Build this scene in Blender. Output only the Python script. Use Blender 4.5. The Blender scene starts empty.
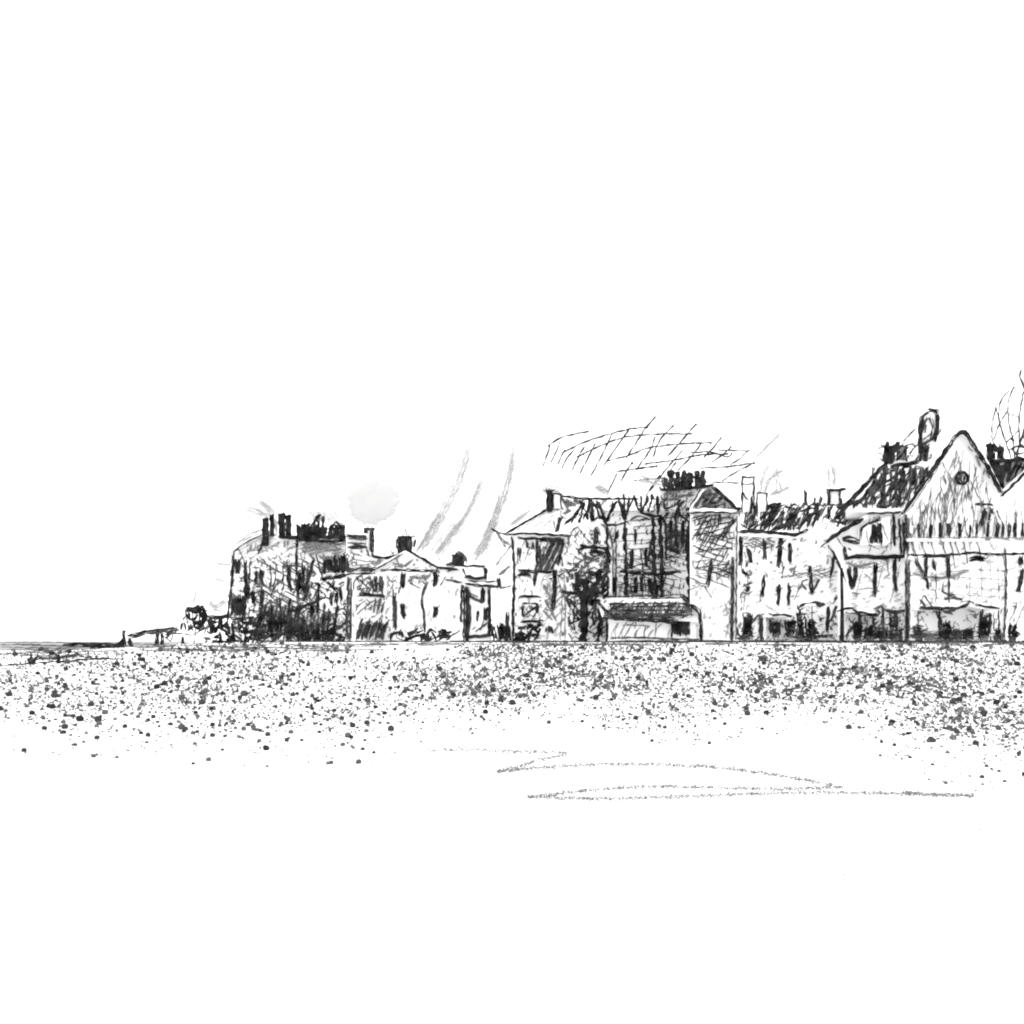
import bpy, bmesh, math, random
from mathutils import Vector
random.seed(7)
R = random.Random(11)
C = bpy.context.scene.collection
SC = bpy.context.scene

# ------------------------------------------------------------------ measures
F, HX, HY, CZ = 887.0, 512.0, 641.0, 1.7        # focal length in px, horizon row, eye height
TOP = 1.62                                       # height of the promenade

def P(px, py, Y):
    return Vector(((px-HX)/F*Y, Y, CZ+(HY-py)/F*Y))

def sstep(a, b, x):
    t = max(0.0, min(1.0, (x-a)/(b-a)))
    return t*t*(3-2*t)

def yedge(X):
    return max(37.0, min(92.0, 56-0.667*X))

def gz(X, Y):
    t = Y/yedge(X)
    land = TOP*sstep(0.22, 1.0, t)
    left = 1.10*sstep(16, 56, Y)-1.9*sstep(58, 80, Y)
    c = sstep(-29, -23.6, X)
    z = left*(1-c)+land*c
    if t < 1.0:
        z += 0.03*math.sin(X*0.9+Y*0.35)*sstep(0.2, .4, t)*sstep(1.0, .85, t)
    return z

def hit(px, py):
    """where the view ray through a pixel meets the ground"""
    s = (HY-py)/F; u = (px-HX)/F
    y0 = 3.0; d0 = CZ+s*y0-gz(u*y0, y0); y = y0
    while y < 95:
        y1 = y+0.6; d1 = CZ+s*y1-gz(u*y1, y1)
        if d1 <= 0:
            f = d0/(d0-d1+1e-9); yy = y+(y1-y)*f
            return Vector((u*yy, yy, gz(u*yy, yy)))
        y, d0 = y1, d1
    return None

# ------------------------------------------------------------------ materials
def newmat(name):
    m = bpy.data.materials.new(name); m.use_nodes = True
    nt = m.node_tree; nt.nodes.clear()
    return m, nt, nt.nodes, nt.links

def mat_ink(name, a, b, cover, scale=9.0, rough=0.12):
    """dry ink or graphite: dark pigment broken up by the tooth of the paper"""
    m, nt, N, L = newmat(name)
    out = N.new('ShaderNodeOutputMaterial'); mix = N.new('ShaderNodeMixShader')
    tr = N.new('ShaderNodeBsdfTransparent'); df = N.new('ShaderNodeBsdfDiffuse')
    tc = N.new('ShaderNodeTexCoord'); n1 = N.new('ShaderNodeTexNoise'); n2 = N.new('ShaderNodeTexNoise')
    n1.inputs['Scale'].default_value = scale; n1.inputs['Detail'].default_value = 3
    n2.inputs['Scale'].default_value = 1.7; n2.inputs['Detail'].default_value = 3
    L.new(tc.outputs['Object'], n1.inputs['Vector']); L.new(tc.outputs['Object'], n2.inputs['Vector'])
    r = N.new('ShaderNodeValToRGB')
    p = 0.5+(0.5-cover)*0.42
    r.color_ramp.elements[0].position = max(0.0, p-rough); r.color_ramp.elements[1].position = min(1.0, p+rough)
    r2 = N.new('ShaderNodeValToRGB')
    r2.color_ramp.elements[0].position = .35; r2.color_ramp.elements[1].position = .65
    r2.color_ramp.elements[0].color = (a, a, a*1.01, 1); r2.color_ramp.elements[1].color = (b, b, b*1.01, 1)
    L.new(n1.outputs['Fac'], r.inputs['Fac']); L.new(n2.outputs['Fac'], r2.inputs['Fac'])
    L.new(r2.outputs['Color'], df.inputs['Color'])
    L.new(r.outputs['Color'], mix.inputs['Fac']); L.new(tr.outputs[0], mix.inputs[1]); L.new(df.outputs[0], mix.inputs[2])
    L.new(mix.outputs[0], out.inputs['Surface'])
    return m

def mat_paper(name, v, spread=0.03, scale=1.2):
    m, nt, N, L = newmat(name)
    out = N.new('ShaderNodeOutputMaterial'); df = N.new('ShaderNodeBsdfDiffuse')
    tc = N.new('ShaderNodeTexCoord'); n = N.new('ShaderNodeTexNoise')
    n.inputs['Scale'].default_value = scale; n.inputs['Detail'].default_value = 6
    r = N.new('ShaderNodeValToRGB')
    r.color_ramp.elements[0].position = .3; r.color_ramp.elements[1].position = .7
    lo = v-spread; r.color_ramp.elements[0].color = (lo, lo, lo, 1); r.color_ramp.elements[1].color = (v, v, v, 1)
    L.new(tc.outputs['Object'], n.inputs['Vector']); L.new(n.outputs['Fac'], r.inputs['Fac'])
    L.new(r.outputs['Color'], df.inputs['Color']); L.new(df.outputs[0], out.inputs['Surface'])
    return m

def mat_island(name, lo, hi):
    m, nt, N, L = newmat(name)
    out = N.new('ShaderNodeOutputMaterial'); df = N.new('ShaderNodeBsdfDiffuse')
    g = N.new('ShaderNodeNewGeometry'); r = N.new('ShaderNodeValToRGB')
    r.color_ramp.elements[0].color = (lo, lo, lo, 1); r.color_ramp.elements[1].color = (hi, hi, hi, 1)
    L.new(g.outputs['Random Per Island'], r.inputs['Fac']); L.new(r.outputs['Color'], df.inputs['Color'])
    L.new(df.outputs[0], out.inputs['Surface'])
    return m

def mat_sea():
    m, nt, N, L = newmat('sea_water')
    out = N.new('ShaderNodeOutputMaterial'); df = N.new('ShaderNodeBsdfDiffuse')
    tc = N.new('ShaderNodeTexCoord'); mp = N.new('ShaderNodeMapping'); n = N.new('ShaderNodeTexNoise')
    mp.inputs['Scale'].default_value = (0.12, 0.16, 1)
    n.inputs['Scale'].default_value = 1.0; n.inputs['Detail'].default_value = 8; n.inputs['Roughness'].default_value = .7
    r = N.new('ShaderNodeValToRGB')
    r.color_ramp.elements[0].position = .33; r.color_ramp.elements[1].position = .68
    r.color_ramp.elements[0].color = (.10, .10, .10, 1); r.color_ramp.elements[1].color = (.62, .62, .62, 1)
    L.new(tc.outputs['Object'], mp.inputs['Vector']); L.new(mp.outputs[0], n.inputs['Vector'])
    L.new(n.outputs['Fac'], r.inputs['Fac']); L.new(r.outputs['Color'], df.inputs['Color']); L.new(df.outputs[0], out.inputs['Surface'])
    return m

M = {
 'K': mat_ink('black_ink', .004, .035, .86, 15, .13),
 'G': mat_ink('dark_graphite', .015, .07, .75, 15, .13),
 'M': mat_ink('mid_graphite', .05, .16, .62, 15, .15),
 'L': mat_ink('light_graphite', .14, .28, .58, 12, .16),
 'H': mat_ink('fine_pen_line', .015, .07, 1.12, 9, .12),
 'h': mat_ink('faint_pen_line', .06, .20, .98, 11, .15),
 'S': mat_ink('pale_smoke', .42, .54, .42, 14, .2),
 'Q': mat_ink('very_pale_smoke', .44, .54, .50, 13, .25),
 'w': mat_paper('grey_wash', .38, .14, .9),
 'p': mat_paper('pale_grey_wash', .58, .12, .6),
 'W': mat_paper('white_render', .90, .02, .7),
 'R': mat_paper('white_slate', .89, .05, 1.1),
 'r': mat_paper('grey_slate', .34, .20, 1.6),
 'B': mat_paper('white_sand', .90, .012, .35),
 'D': mat_paper('black_paint', .04, .025, 3),
}
M_PEB = mat_island('dark_shingle', .02, .15)
M_PEBL = mat_island('grey_shingle', .05, .27)
M_TIDE = mat_island('tide_grit', .08, .30)
M_SEA = mat_sea()

# ------------------------------------------------------------------ objects
def thing(name, label, cat, loc, group=None):
    o = bpy.data.objects.new(name, None); C.objects.link(o)
    o.location = loc; o.empty_display_size = .3
    o['label'] = label; o['category'] = cat
    if group: o['group'] = group
    return o

def tag(o, label, cat, group=None):
    o['label'] = label; o['category'] = cat
    if group: o['group'] = group
    return o

def obj(name, bm, mat, parent=None, loc=None):
    org = Vector(loc) if loc is not None else Vector((0, 0, 0))
    if parent:
        q = parent
        while q: org = org+q.location; q = q.parent
    for v in bm.verts: v.co -= org
    me = bpy.data.meshes.new(name); bm.to_mesh(me); bm.free()
    me.materials.append(M[mat] if isinstance(mat, str) else mat)
    o = bpy.data.objects.new(name, me); C.objects.link(o)
    if parent: o.parent = parent
    if loc is not None: o.location = loc
    return o

def struct(name, bm, mat):
    o = obj(name, bm, mat); o['kind'] = 'structure'; return o

# ------------------------------------------------------------------ shapes
def prism(bm, pts, Y, D, k=0.0):
    """outline given in picture units at distance Y, extruded D metres back, plan skewed by k"""
    f = [bm.verts.new(P(x, y, Y)) for x, y in pts]
    b = [bm.verts.new(v.co+Vector((k*D, D, 0))) for v in f]
    bm.faces.new(f); bm.faces.new(b[::-1])
    n = len(f)
    for i in range(n): bm.faces.new((f[i], b[i], b[(i+1) % n], f[(i+1) % n]))
    return bm

def box(bm, x0, x1, y0, y1, z0, z1):
    v = [bm.verts.new((x, y, z)) for x in (x0, x1) for y in (y0, y1) for z in (z0, z1)]
    for q in ((0, 1, 3, 2), (4, 6, 7, 5), (0, 4, 5, 1), (2, 3, 7, 6), (0, 2, 6, 4), (1, 5, 7, 3)):
        bm.faces.new([v[i] for i in q])
    return bm

def hip(bm, x0, x1, ye, r0, r1, yr, Y, D, k=0.0, ov=0.35):
    """hipped roof; returns a function giving the distance of its front slope for a pixel row"""
    a = P(x0, ye, Y); b = P(x1, ye, Y)
    a.y -= ov; b.y -= ov
    Yr = Y+D*0.45
    c = P(r0, yr, Yr); d = P(r1, yr, Yr)
    e = Vector((a.x+k*D, Y+D+ov, a.z)); g = Vector((b.x+k*D, Y+D+ov, b.z))
    va, vb, vc, vd, ve, vg = [bm.verts.new(q) for q in (a, b, c, d, e, g)]
    for q in ((va, vb, vd, vc), (vb, vg, vd), (vg, ve, vc, vd), (ve, va, vc), (va, ve, vg, vb)): bm.faces.new(q)
    m = (c.z-a.z)/(c.y-a.y)
    def yf(px, py):
        s = (HY-py)/F
        if abs(s-m) < 1e-6: return a.y
        y = (a.z-m*a.y-CZ)/(s-m)
        return max(a.y, min(c.y, y))-0.1
    return yf

def crom(pts, step):
    if len(pts) == 2:
        n = max(2, int((pts[1]-pts[0]).length/step))
        return [pts[0].lerp(pts[1], i/n) for i in range(n+1)]
    res = []
    q = [pts[0]*2-pts[1]]+pts+[pts[-1]*2-pts[-2]]
    for i in range(1, len(q)-2):
        p0, p1, p2, p3 = q[i-1:i+3]
        n = max(2, int((p2-p1).length/step))
        for j in range(n):
            t = j/n
            res.append(0.5*((2*p1)+(p2-p0)*t+(2*p0-5*p1+4*p2-p3)*t*t+(3*p1-p0-3*p2+p3)*t**3))
    res.append(pts[-1])
    return res

def tube(bm, pts, rad, flat=1.0, nside=6):
    """tapered tube along 3-D points; flat < 1 squeezes it along the depth axis"""
    rings = []
    n = len(pts)
    for i, p in enumerate(pts):
        t = (pts[min(n-1, i+1)]-pts[max(0, i-1)])
        if t.length < 1e-9: t = Vector((0, 0, 1))
        t.normalize()
        dep = Vector((0, 1, 0))
        a = t.cross(dep)
        if a.length < 0.25: a = t.cross(Vector((1, 0, 0)))
        a.normalize(); b = a.cross(t).normalized()
        r = rad[i]; rd = min(r*flat, 0.06) if flat < 1 else r
        rings.append([bm.verts.new(p+a*(r*math.cos(th))+b*(rd*math.sin(th)))
                      for th in [2*math.pi*j/nside for j in range(nside)]])
    for i in range(n-1):
        for j in range(nside):
            bm.faces.new((rings[i][j], rings[i][(j+1) % nside], rings[i+1][(j+1) % nside], rings[i+1][j]))
    bm.faces.new(rings[0][::-1]); bm.faces.new(rings[-1])

def stroke(bm, pts, w, Y, jit=0.35, flat=0.5, ends=0.55):
    """one hand-drawn line: pts and width in picture units, Y a distance or a function"""
    yf = Y if callable(Y) else (lambda a, b: Y)
    if w >= 2.1 and flat < 1.0:
        # a broad mark is several dry strands laid side by side
        ns = max(2, int(round(w/1.25))); m = len(pts)
        for k in range(ns):
            o = (k-(ns-1)/2)*(w*.80/ns)
            q2 = []
            for i, (x, y) in enumerate(pts):
                a, b = pts[max(0, i-1)], pts[min(m-1, i+1)]
                dx, dy = b[0]-a[0], b[1]-a[1]; l = math.hypot(dx, dy) or 1
                e = R.uniform(-1.6, 1.6) if i in (0, m-1) else 0
                q2.append((x-dy/l*o+dx/l*e+R.uniform(-.25, .25), y+dx/l*o+dy/l*e+R.uniform(-.25, .25)))
            stroke(bm, q2, R.uniform(1.45, 2.08), Y, jit*.9, flat, ends)
        return
    q = crom([Vector((x, y, 0)) for x, y in pts], 2.2)
    n = len(q); ph = R.uniform(0, 9); p3 = []; rad = []
    for i, v in enumerate(q):
        jx = jit*(math.sin(i*1.3+ph)+R.uniform(-.6, .6)); jy = jit*(math.cos(i*1.1+ph*1.7)+R.uniform(-.6, .6))
        y = yf(v.x, v.y)
        p3.append(P(v.x+jx, v.y+jy, y))
        f = i/max(1, n-1)
        e = ends+(1-ends)*min(1, 6*min(f, 1-f)+.15)
        rad.append(max(.28, w*0.5*e*(0.9+0.2*math.sin(i*0.9+ph)+R.uniform(-.28, .25)))*y/F)
    tube(bm, p3, rad, flat)

def parse(text):
    res = []
    for ln in text.replace('|', '\n').split('\n'):
        ln = ln.strip()
        if not ln: continue
        w, rest = ln.split(':')
        res.append((float(w), [tuple(float(c) for c in p.split(',')) for p in rest.split()]))
    return res

def draw(parent, name, mat, Y, text, off=0.07, each=False, jit=0.35, extra=None):
    """strokes fixed on the face at distance Y: one mesh, or one part per line when each"""
    yf = (lambda a, b: Y(a, b)-0) if callable(Y) else Y-off
    outs = []
    bm = bmesh.new()
    for w, pts in parse(text):
        if each: bm = bmesh.new()
        stroke(bm, pts, w, yf, jit)
        if each: outs.append(obj(name, bm, mat, parent))
    if not each:
        if extra: extra(bm, yf)
        return obj(name, bm, mat, parent)
    return outs

def hatch(bm, yf, x0, y0, x1, y1, ang, gap, w, wob=1.2, keep=.85, ln=(.5, 1.0), poly=None):
    """slanted pen lines over a rectangle (or polygon)"""
    a = math.radians(ang); d = Vector((math.cos(a), -math.sin(a))); nrm = Vector((-d.y, d.x))
    c = Vector(((x0+x1)/2, (y0+y1)/2)); rr = math.hypot(x1-x0, y1-y0)/2
    t = -rr
    def inside(p):
        if not (x0 <= p.x <= x1 and y0 <= p.y <= y1): return False
        if not poly: return True
        r = False; j = len(poly)-1
        for i in range(len(poly)):
            xi, yi = poly[i]; xj, yj = poly[j]
            if (yi > p.y) != (yj > p.y) and p.x < (xj-xi)*(p.y-yi)/(yj-yi)+xi: r = not r
            j = i
        return r
    while t < rr:
        t += gap*R.uniform(.6, 1.5)
        if R.random() > keep: continue
        run = []
        s = -rr
        segs = []
        while s < rr:
            p = c+nrm*t+d*s
            if inside(p): run.append(p)
            elif run: segs.append(run); run = []
            s += 2
        if run: segs.append(run)
        for g in segs:
            if len(g) < 3: continue
            L = len(g); k = max(3, int(L*R.uniform(*ln))); st = R.randint(0, L-k) if L > k else 0
            g = g[st:st+k]
            pts = [g[0], g[len(g)//2]+Vector((R.uniform(-wob, wob), R.uniform(-wob, wob))), g[-1]+Vector((R.uniform(-wob, wob), R.uniform(-wob, wob)))]
            stroke(bm, [(p.x, p.y) for p in pts], w*R.uniform(.7, 1.25), yf, .25)

def scrib(bm, yf, x0, y0, x1, y1, n, w, slant=0.0):
    """a patch darkened by n quick up-and-down strokes"""
    for i in range(n):
        x = x0+(x1-x0)*(i+.5)/n+R.uniform(-.8, .8)
        a, b = y0+R.uniform(-1, 2), y1+R.uniform(-2, 1)
        stroke(bm, [(x+slant*(b-a)*.5, a), (x+R.uniform(-.7, .7), (a+b)/2), (x-slant*(b-a)*.5, b)], w*R.uniform(.75, 1.25), yf, .3)

def loops(bm, yf, x0, y0, x1, y1, n, w):
    """quick jagged leaf scribbles"""
    for i in range(int(n*1.5)):
        cx = R.uniform(x0, x1); cy = R.uniform(y0, y1); r = R.uniform(1.5, 3.6); a0 = R.uniform(0, 6.28)
        pts = [(cx+r*math.cos(a0)*(1 if j % 2 else -1)+R.uniform(-1.3, 1.3), cy+r*math.sin(a0)*(1 if j % 2 else -1)+R.uniform(-1.3, 1.3)+j*.5) for j in range(R.randint(3, 5))]
        stroke(bm, pts, w*R.uniform(.7, 1.3), yf if callable(yf) else yf+R.uniform(-.5, .3), .3)

def smudge(parent, name, mat, Y, x0, y0, x1, y1, n, w=1.3, ang=None, ln=7, off=.05):
    """rubbed pencil tone: many short soft marks"""
    yf = Y if callable(Y) else (lambda a, b: Y-off)
    bm = bmesh.new()
    for i in range(n):
        x = R.uniform(x0, x1); y = R.uniform(y0, y1)
        a = math.radians(R.choice((-35, 60, 85, 20, 95)) if ang is None else ang)+R.uniform(-.35, .35); l = ln*R.uniform(.4, 1)
        dx, dy = math.cos(a)*l/2, -math.sin(a)*l/2
        stroke(bm, [(max(x0, min(x1, x-dx)), max(y0, min(y1, y-dy))), (x+R.uniform(-.6, .6), y+R.uniform(-.6, .6)), (max(x0, min(x1, x+dx)), max(y0, min(y1, y+dy)))], w*R.uniform(.6, 1.3), yf, .3)
    return obj(name, bm, mat, parent)

def fill(parent, name, mat, Y, pts, off=0.035, th=0.03):
    """pencil-toned patch of a wall"""
    bm = bmesh.new()  # wall patches are drawn shading, put into the colour as hatch strokes
    xs = [p[0] for p in pts]; ys = [p[1] for p in pts]
    for a_, g_ in ((12, 1.7), (-25, 2.6)):
        hatch(bm, (lambda a, b: Y-off), min(xs), min(ys), max(xs), max(ys), a_, g_, 1.3, .6, .9, (.5, 1.0), pts)
    return obj('pencil_patch', bm, 'L' if mat == 'w' else 'S', parent)

def chimney(parent, x0, x1, y0, y1, Y, mat='W', pots=2, D=0.9, line='K', lw=2.0):
    bm = bmesh.new()
    prism(bm, [(x0, y1), (x0, y0+2), (x0-.7, y0+2), (x0-.7, y0), (x1+.7, y0), (x1+.7, y0+2), (x1, y0+2), (x1, y1)], Y, D, (x0-HX)/F)
    o = obj('chimney', bm, mat, parent)
    pxm = Y/F
    for i in range(pots):
        x = x0+(x1-x0)*(i+.5)/pots
        c = P(x, y0, Y); b2 = bmesh.new(); h = 2.6*pxm
        tube(b2, [Vector((c.x, Y+D/2, c.z)), Vector((c.x, Y+D/2, c.z+h))], [1.1*pxm, .85*pxm], 1.0, 8)
        obj('chimney_pot', b2, 'D', o)
    if line:
        b3 = bmesh.new()
        for pts in ([(x0, y1), (x0, y0)], [(x1, y0), (x1, y1)], [(x0-1, y0), (x1+1, y0)]): stroke(b3, pts, lw, Y-.05, .3)
        obj('brick_edge', b3, line, o)
    return o

def house(label, px, Y, cat='house', name='seafront_house'):
    c = P(px, HY, Y); c.z = TOP
    return thing(name, label, cat, c, 'houses along the seafront')

BASE = 643.5
# ================================================================== SETTING
def ground():
    xs = [-3000, -1200, -500, -220, -120]+[-90+1.25*i for i in range(145)]+[110, 150, 260, 600, 1500, 3000]
    ys = [-60, -20, -5]+[0+1.0*i for i in range(106)]+[115, 140, 200, 400, 1000, 3000]
    bm = bmesh.new()
    g = [[bm.verts.new((x, y, gz(x, max(y, 0)))) for x in xs] for y in ys]
    for j in range(len(ys)-1):
        for i in range(len(xs)-1):
            bm.faces.new((g[j][i], g[j][i+1], g[j+1][i+1], g[j+1][i]))
    for f in bm.faces: f.smooth = True
    struct('beach', bm, 'B')
    bm = bmesh.new()
    v = [bm.verts.new(p) for p in ((-6000, 62, 1.0), (-20, 62, 1.0), (-20, 6000, 1.0), (-6000, 6000, 1.0))]
    bm.faces.new(v)
    struct('sea', bm, M_SEA)
    # promenade strip behind the shingle bank, with its kerb
    bm = bmesh.new(); prev = None
    for i in range(60):
        X = -25+i*1.1; Y = yedge(X)+.6
        row = [bm.verts.new((X, Y, TOP+.008)), bm.verts.new((X+1.2, Y+2.0, TOP+.008))]
        if prev: bm.faces.new((prev[0], row[0], row[1], prev[1]))
        prev = row
    struct('promenade', bm, 'W')
    bm = bmesh.new()
    for k, (dy, dz, r) in enumerate(((0.0, .02, .085), (-1.6, -.01, .06), (0.9, .03, .07))):
        x = -24.5
        while x < 34:
            ln = R.uniform(2.5, 8); pts = []
            for i in range(9):
                X = x+ln*i/8; pts.append(Vector((X, yedge(X)+dy+R.uniform(-.1, .1), gz(X, yedge(X)+dy)+dz)))
            tube(bm, pts, [r*R.uniform(.35, 1.5) for _ in pts], 1.0, 5)
            x += ln*(R.uniform(.85, 1.0) if k == 0 else R.uniform(.9, 1.7))
    struct('promenade_kerb', bm, 'G')
    bm = bmesh.new()
    for i in range(150):
        px = R.uniform(120, 350) if i < 80 else R.uniform(330, 1040); py = R.uniform(644, 652) if i < 80 else R.uniform(643.3, 646)
        l = R.uniform(12, 50); q = []
        for j in range(6):
            h = hit(px+l*j/5, py+R.uniform(-.3, .3))
            if h and h.z > 1.0: q.append(h+Vector((0, 0, .02)))
        if len(q) > 3: tube(bm, q, [.5*R.uniform(.5, 1.3)*v.y/F for v in q], 1.0, 5)
    for i in range(60):
        px = R.uniform(-20, 110); py = R.uniform(649.5, 658) if i < 40 else R.uniform(658, 676)
        l = R.uniform(8, 36); q = [hit(px+l*j/4, py+R.uniform(-.3, .3)) for j in range(5)]
        if all(q): tube(bm, [v+Vector((0, 0, .02)) for v in q], [.45*R.uniform(.4, 1.2)*v.y/F for v in q], 1.0, 5)
    struct('path', bm, 'M')
ground()

# ------------------------------------------------------------------ shingle
def lower(px):
    k = [(0, 752), (80, 758), (160, 762), (260, 772), (330, 778), (372, 765), (420, 745), (470, 738), (520, 728), (570, 722), (600, 742), (650, 752), (690, 748), (740, 742), (800, 732), (850, 735), (885, 762), (920, 782), (970, 792), (1024, 790)]
    px = max(0, min(1024, px))
    for (a, ya), (b, yb) in zip(k, k[1:]):
        if a <= px <= b: return ya+(yb-ya)*(px-a)/(b-a)
    return 750

def dens(px, py):
    b = lower(px); t = (py-643.5)/(b-643.5)
    if t < 0 or t > 1.05: return 0
    d = min(1, t*9+.6)*(1-sstep(.30, 1.0, t))
    side = .66+.34*sstep(380, 470, px)
    if 350 < px < 455: side *= .35+.65*sstep(652, 664, py)
    pat = .72+.28*math.sin(px*.031+1.3*math.sin(py*.07))*math.cos(py*.09-px*.012)
    if 870 < px < 905: side *= .8
    return (d*.93+.075*(t < 1))*side*pat

TPL = []
for sub in (1, 2, 2):
    tb = bmesh.new(); bmesh.ops.create_icosphere(tb, subdivisions=sub, radius=1.0); tb.verts.index_update()
    TPL.append(([tuple(v.co) for v in tb.verts], [[v.index for v in f.verts] for f in tb.faces])); tb.free()

class Soup:
    def __init__(self): self.v = []; self.f = []
    def stone(self, c, r, sub):
        vs, fs = TPL[sub]; n0 = len(self.v); a = R.uniform(.9, 1.15); b = R.uniform(.9, 1.02); t = R.uniform(-.12, .12)
        for x, y, z in vs:
            n = r*(1+R.uniform(-.06, .06)); self.v.append((c.x+(x*a+t*z)*n, c.y+y*n, c.z+(z*b+.86)*n))
        self.f += [[i+n0 for i in q] for q in fs]
    def octa(self, c, r):
        n0 = len(self.v)
        for dx, dy, dz in ((1, 0, 0), (.7, 0, .7), (0, 0, 1), (-.7, 0, .7), (-1, 0, 0), (-.7, 0, -.7), (0, 0, -1), (.7, 0, -.7), (0, -1, 0), (0, 1, 0)):
            k = r*R.uniform(.85, 1.15); self.v.append((c.x+dx*k, c.y+dy*r, c.z+(dz+.85)*k))
        for i in range(8):
            j = (i+1) % 8; self.f.append([n0+i, n0+j, n0+8]); self.f.append([n0+j, n0+i, n0+9])
    def make(self, name, mat):
        me = bpy.data.meshes.new(name); me.from_pydata(self.v, [], self.f); me.materials.append(mat)
        o = bpy.data.objects.new(name, me); C.objects.link(o); return o

big = []
bmA = Soup(); bmB = Soup()
cnt = 0
while cnt < 52000:
    px = R.uniform(-200, 1250); py = R.uniform(643.5, 800)
    if R.random() > dens(px, py): continue
    c = hit(px, py)
    if c is None: continue
    cnt += 1
    c.z = gz(c.x, c.y)-.01
    u = R.random()
    pr = R.uniform(.45, .9) if u < .79 else (R.uniform(.9, 1.5) if u < .957 else (R.uniform(1.5, 2.2) if u < .9925 else R.uniform(2.2, 3.3)))
    pr *= .85+.15*sstep(650, 700, py)
    pr *= 1+.25*(1-sstep(330, 480, px))*sstep(690, 740, py)*(pr > 1.4)
    r = pr*c.y/F
    if pr > 2.25 and -4 < px < 1028: big.append((c, r)); continue
    if pr > 1.2: bmA.stone(c, r, 0 if pr < 1.7 else 1)
    else: (bmB if R.random() < .6 else bmA).octa(c, r*1.1)
big.sort(key=lambda t: -t[1]/t[0].y)
sources = []
for k in range(6):
    sp = Soup(); sp.stone(Vector((0, 0, 0)), 1.0, 2)
    o = sp.make('pebble', mat_paper('dark_pebble', [.035, .05, .06, .085, .055, .11][k], .015, 3)); me = o.data; bpy.data.objects.remove(o)
    for p in me.polygons: p.use_smooth = True
    sources.append(me)
for i, (c, r) in enumerate(big[:280]):
    o = bpy.data.objects.new('pebble', sources[i % 6]); C.objects.link(o)
    o.location = c; o.scale = (r, r, r)
    o.rotation_euler = (0, 0, R.uniform(0, 6))
    tag(o, 'large dark round pebble lying on the pale beach among the shingle', 'pebble', 'large dark pebbles on the beach')
for c, r in big[280:]: bmA.stone(c, r, 1)
o = bmA.make('shingle', M_PEB); o['kind'] = 'stuff'; tag(o, 'dark grey shingle speckling the beach below the promenade', 'shingle')
o = bmB.make('fine_shingle', M_PEBL); o['kind'] = 'stuff'; tag(o, 'fine pale grey grit scattered between the dark stones', 'grit')

# tide lines: broken rows of grit left on the sand
bm = Soup()
for pts, n in (([(425, 751), (470, 750), (520, 752), (566, 753)], 150), ([(568, 755), (540, 760), (515, 768), (498, 772)], 110),
            ([(498, 772), (540, 768), (600, 765), (660, 765), (720, 768), (780, 776), (840, 787)], 520),
            ([(842, 788), (760, 789), (660, 787), (600, 790), (530, 797)], 420),
            ([(528, 797), (600, 799), (680, 797), (760, 794), (840, 793), (910, 794)], 520), ([(905, 793), (930, 795), (973, 796)], 190)):
    q = crom([Vector((a, b, 0)) for a, b in pts], 2.0)
    for i in range(int(n*3.6)):
        v = q[R.randrange(len(q))]
        c = hit(v.x+R.uniform(-1.5, 1.5), v.y+R.gauss(0, 1.15))
        bm.octa(c, R.uniform(.28, .75)*c.y/F)
o = bm.make('tide_line', M_TIDE); o['kind'] = 'stuff'; tag(o, 'thin looping tide lines of grey grit on the smooth sand', 'tide line')
for px, py in ((981, 830), (844, 875), (397, 981)):
    c = hit(px, py); bm = Soup(); bm.stone(c, .9*c.y/F, 1); o = bm.make('pebble', M_PEB)
    tag(o, {981: 'lone small stone below the right end of the tide line', 844: 'tiny lone stone on bare sand, middle of the three strays', 397: 'tiny lone stone on bare sand nearest the viewer'}[px], 'pebble', 'stray stones on bare sand')

# ================================================================== LEFT: shore things
# low dark boat
def boat(label, x0, x1, yk, yr, Y, bow, mat, rows=14, beam=1.6):
    a = P(x0, yk, Y); b = P(x1, yk, Y)
    t = thing('rowing_boat', label, 'boat', ((a.x+b.x)/2, Y, a.z))
    bm = bmesh.new(); ring = []
    hz = (yk-yr)/F*Y; bz = (yk-bow)/F*Y
    for i in range(rows+1):
        f = i/rows; x = a.x+(b.x-a.x)*f
        wd = beam/2*(1-(abs(f-.45)/.56)**2.4)
        sheer = hz*(.75+.25*(2*f-1)**2)+(bz-hz)*sstep(.8, 1.0, f)
        ks = .0+.25*hz*sstep(.75, 1, f)
        w = max(.03, wd)
        ring.append([bm.verts.new(p) for p in ((x, Y-w, a.z+sheer), (x, Y-w*.8, a.z+ks+.35*(sheer-ks)), (x, Y, a.z+ks), (x, Y+w*.8, a.z+ks+.35*(sheer-ks)), (x, Y+w, a.z+sheer),
                     (x, Y+w*.8, a.z+sheer-.03), (x, Y, a.z+ks+.12), (x, Y-w*.8, a.z+sheer-.03))])
    for i in range(rows):
        for j in range(8): bm.faces.new((ring[i][j], ring[i+1][j], ring[i+1][(j+1) % 8], ring[i][(j+1) % 8]))
    bm.faces.new(ring[0][::-1]); bm.faces.new(ring[-1])
    obj('hull', bm, mat, t)
    return t
t = boat('long low black boat with a tall upright stem post at the water edge', 92, 123, 650, 645.5, 62, 641, 'D')
draw(t, 'stem_post', 'K', 62, "4.6: 124,648 124,640 123.5,632 | 3: 121,630 123.5,632 126,630 | 3: 113,646 120,643 123,638", off=.2)
draw(t, 'gunwale', 'K', 62, "4.4: 84,645 100,645 112,645.5 122,646 | 3: 64,645 80,644 95,645", off=.85)
draw(t, 'keel_board', 'M', 62, "4.5: 113,653 123,652.5", off=.8)
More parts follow.
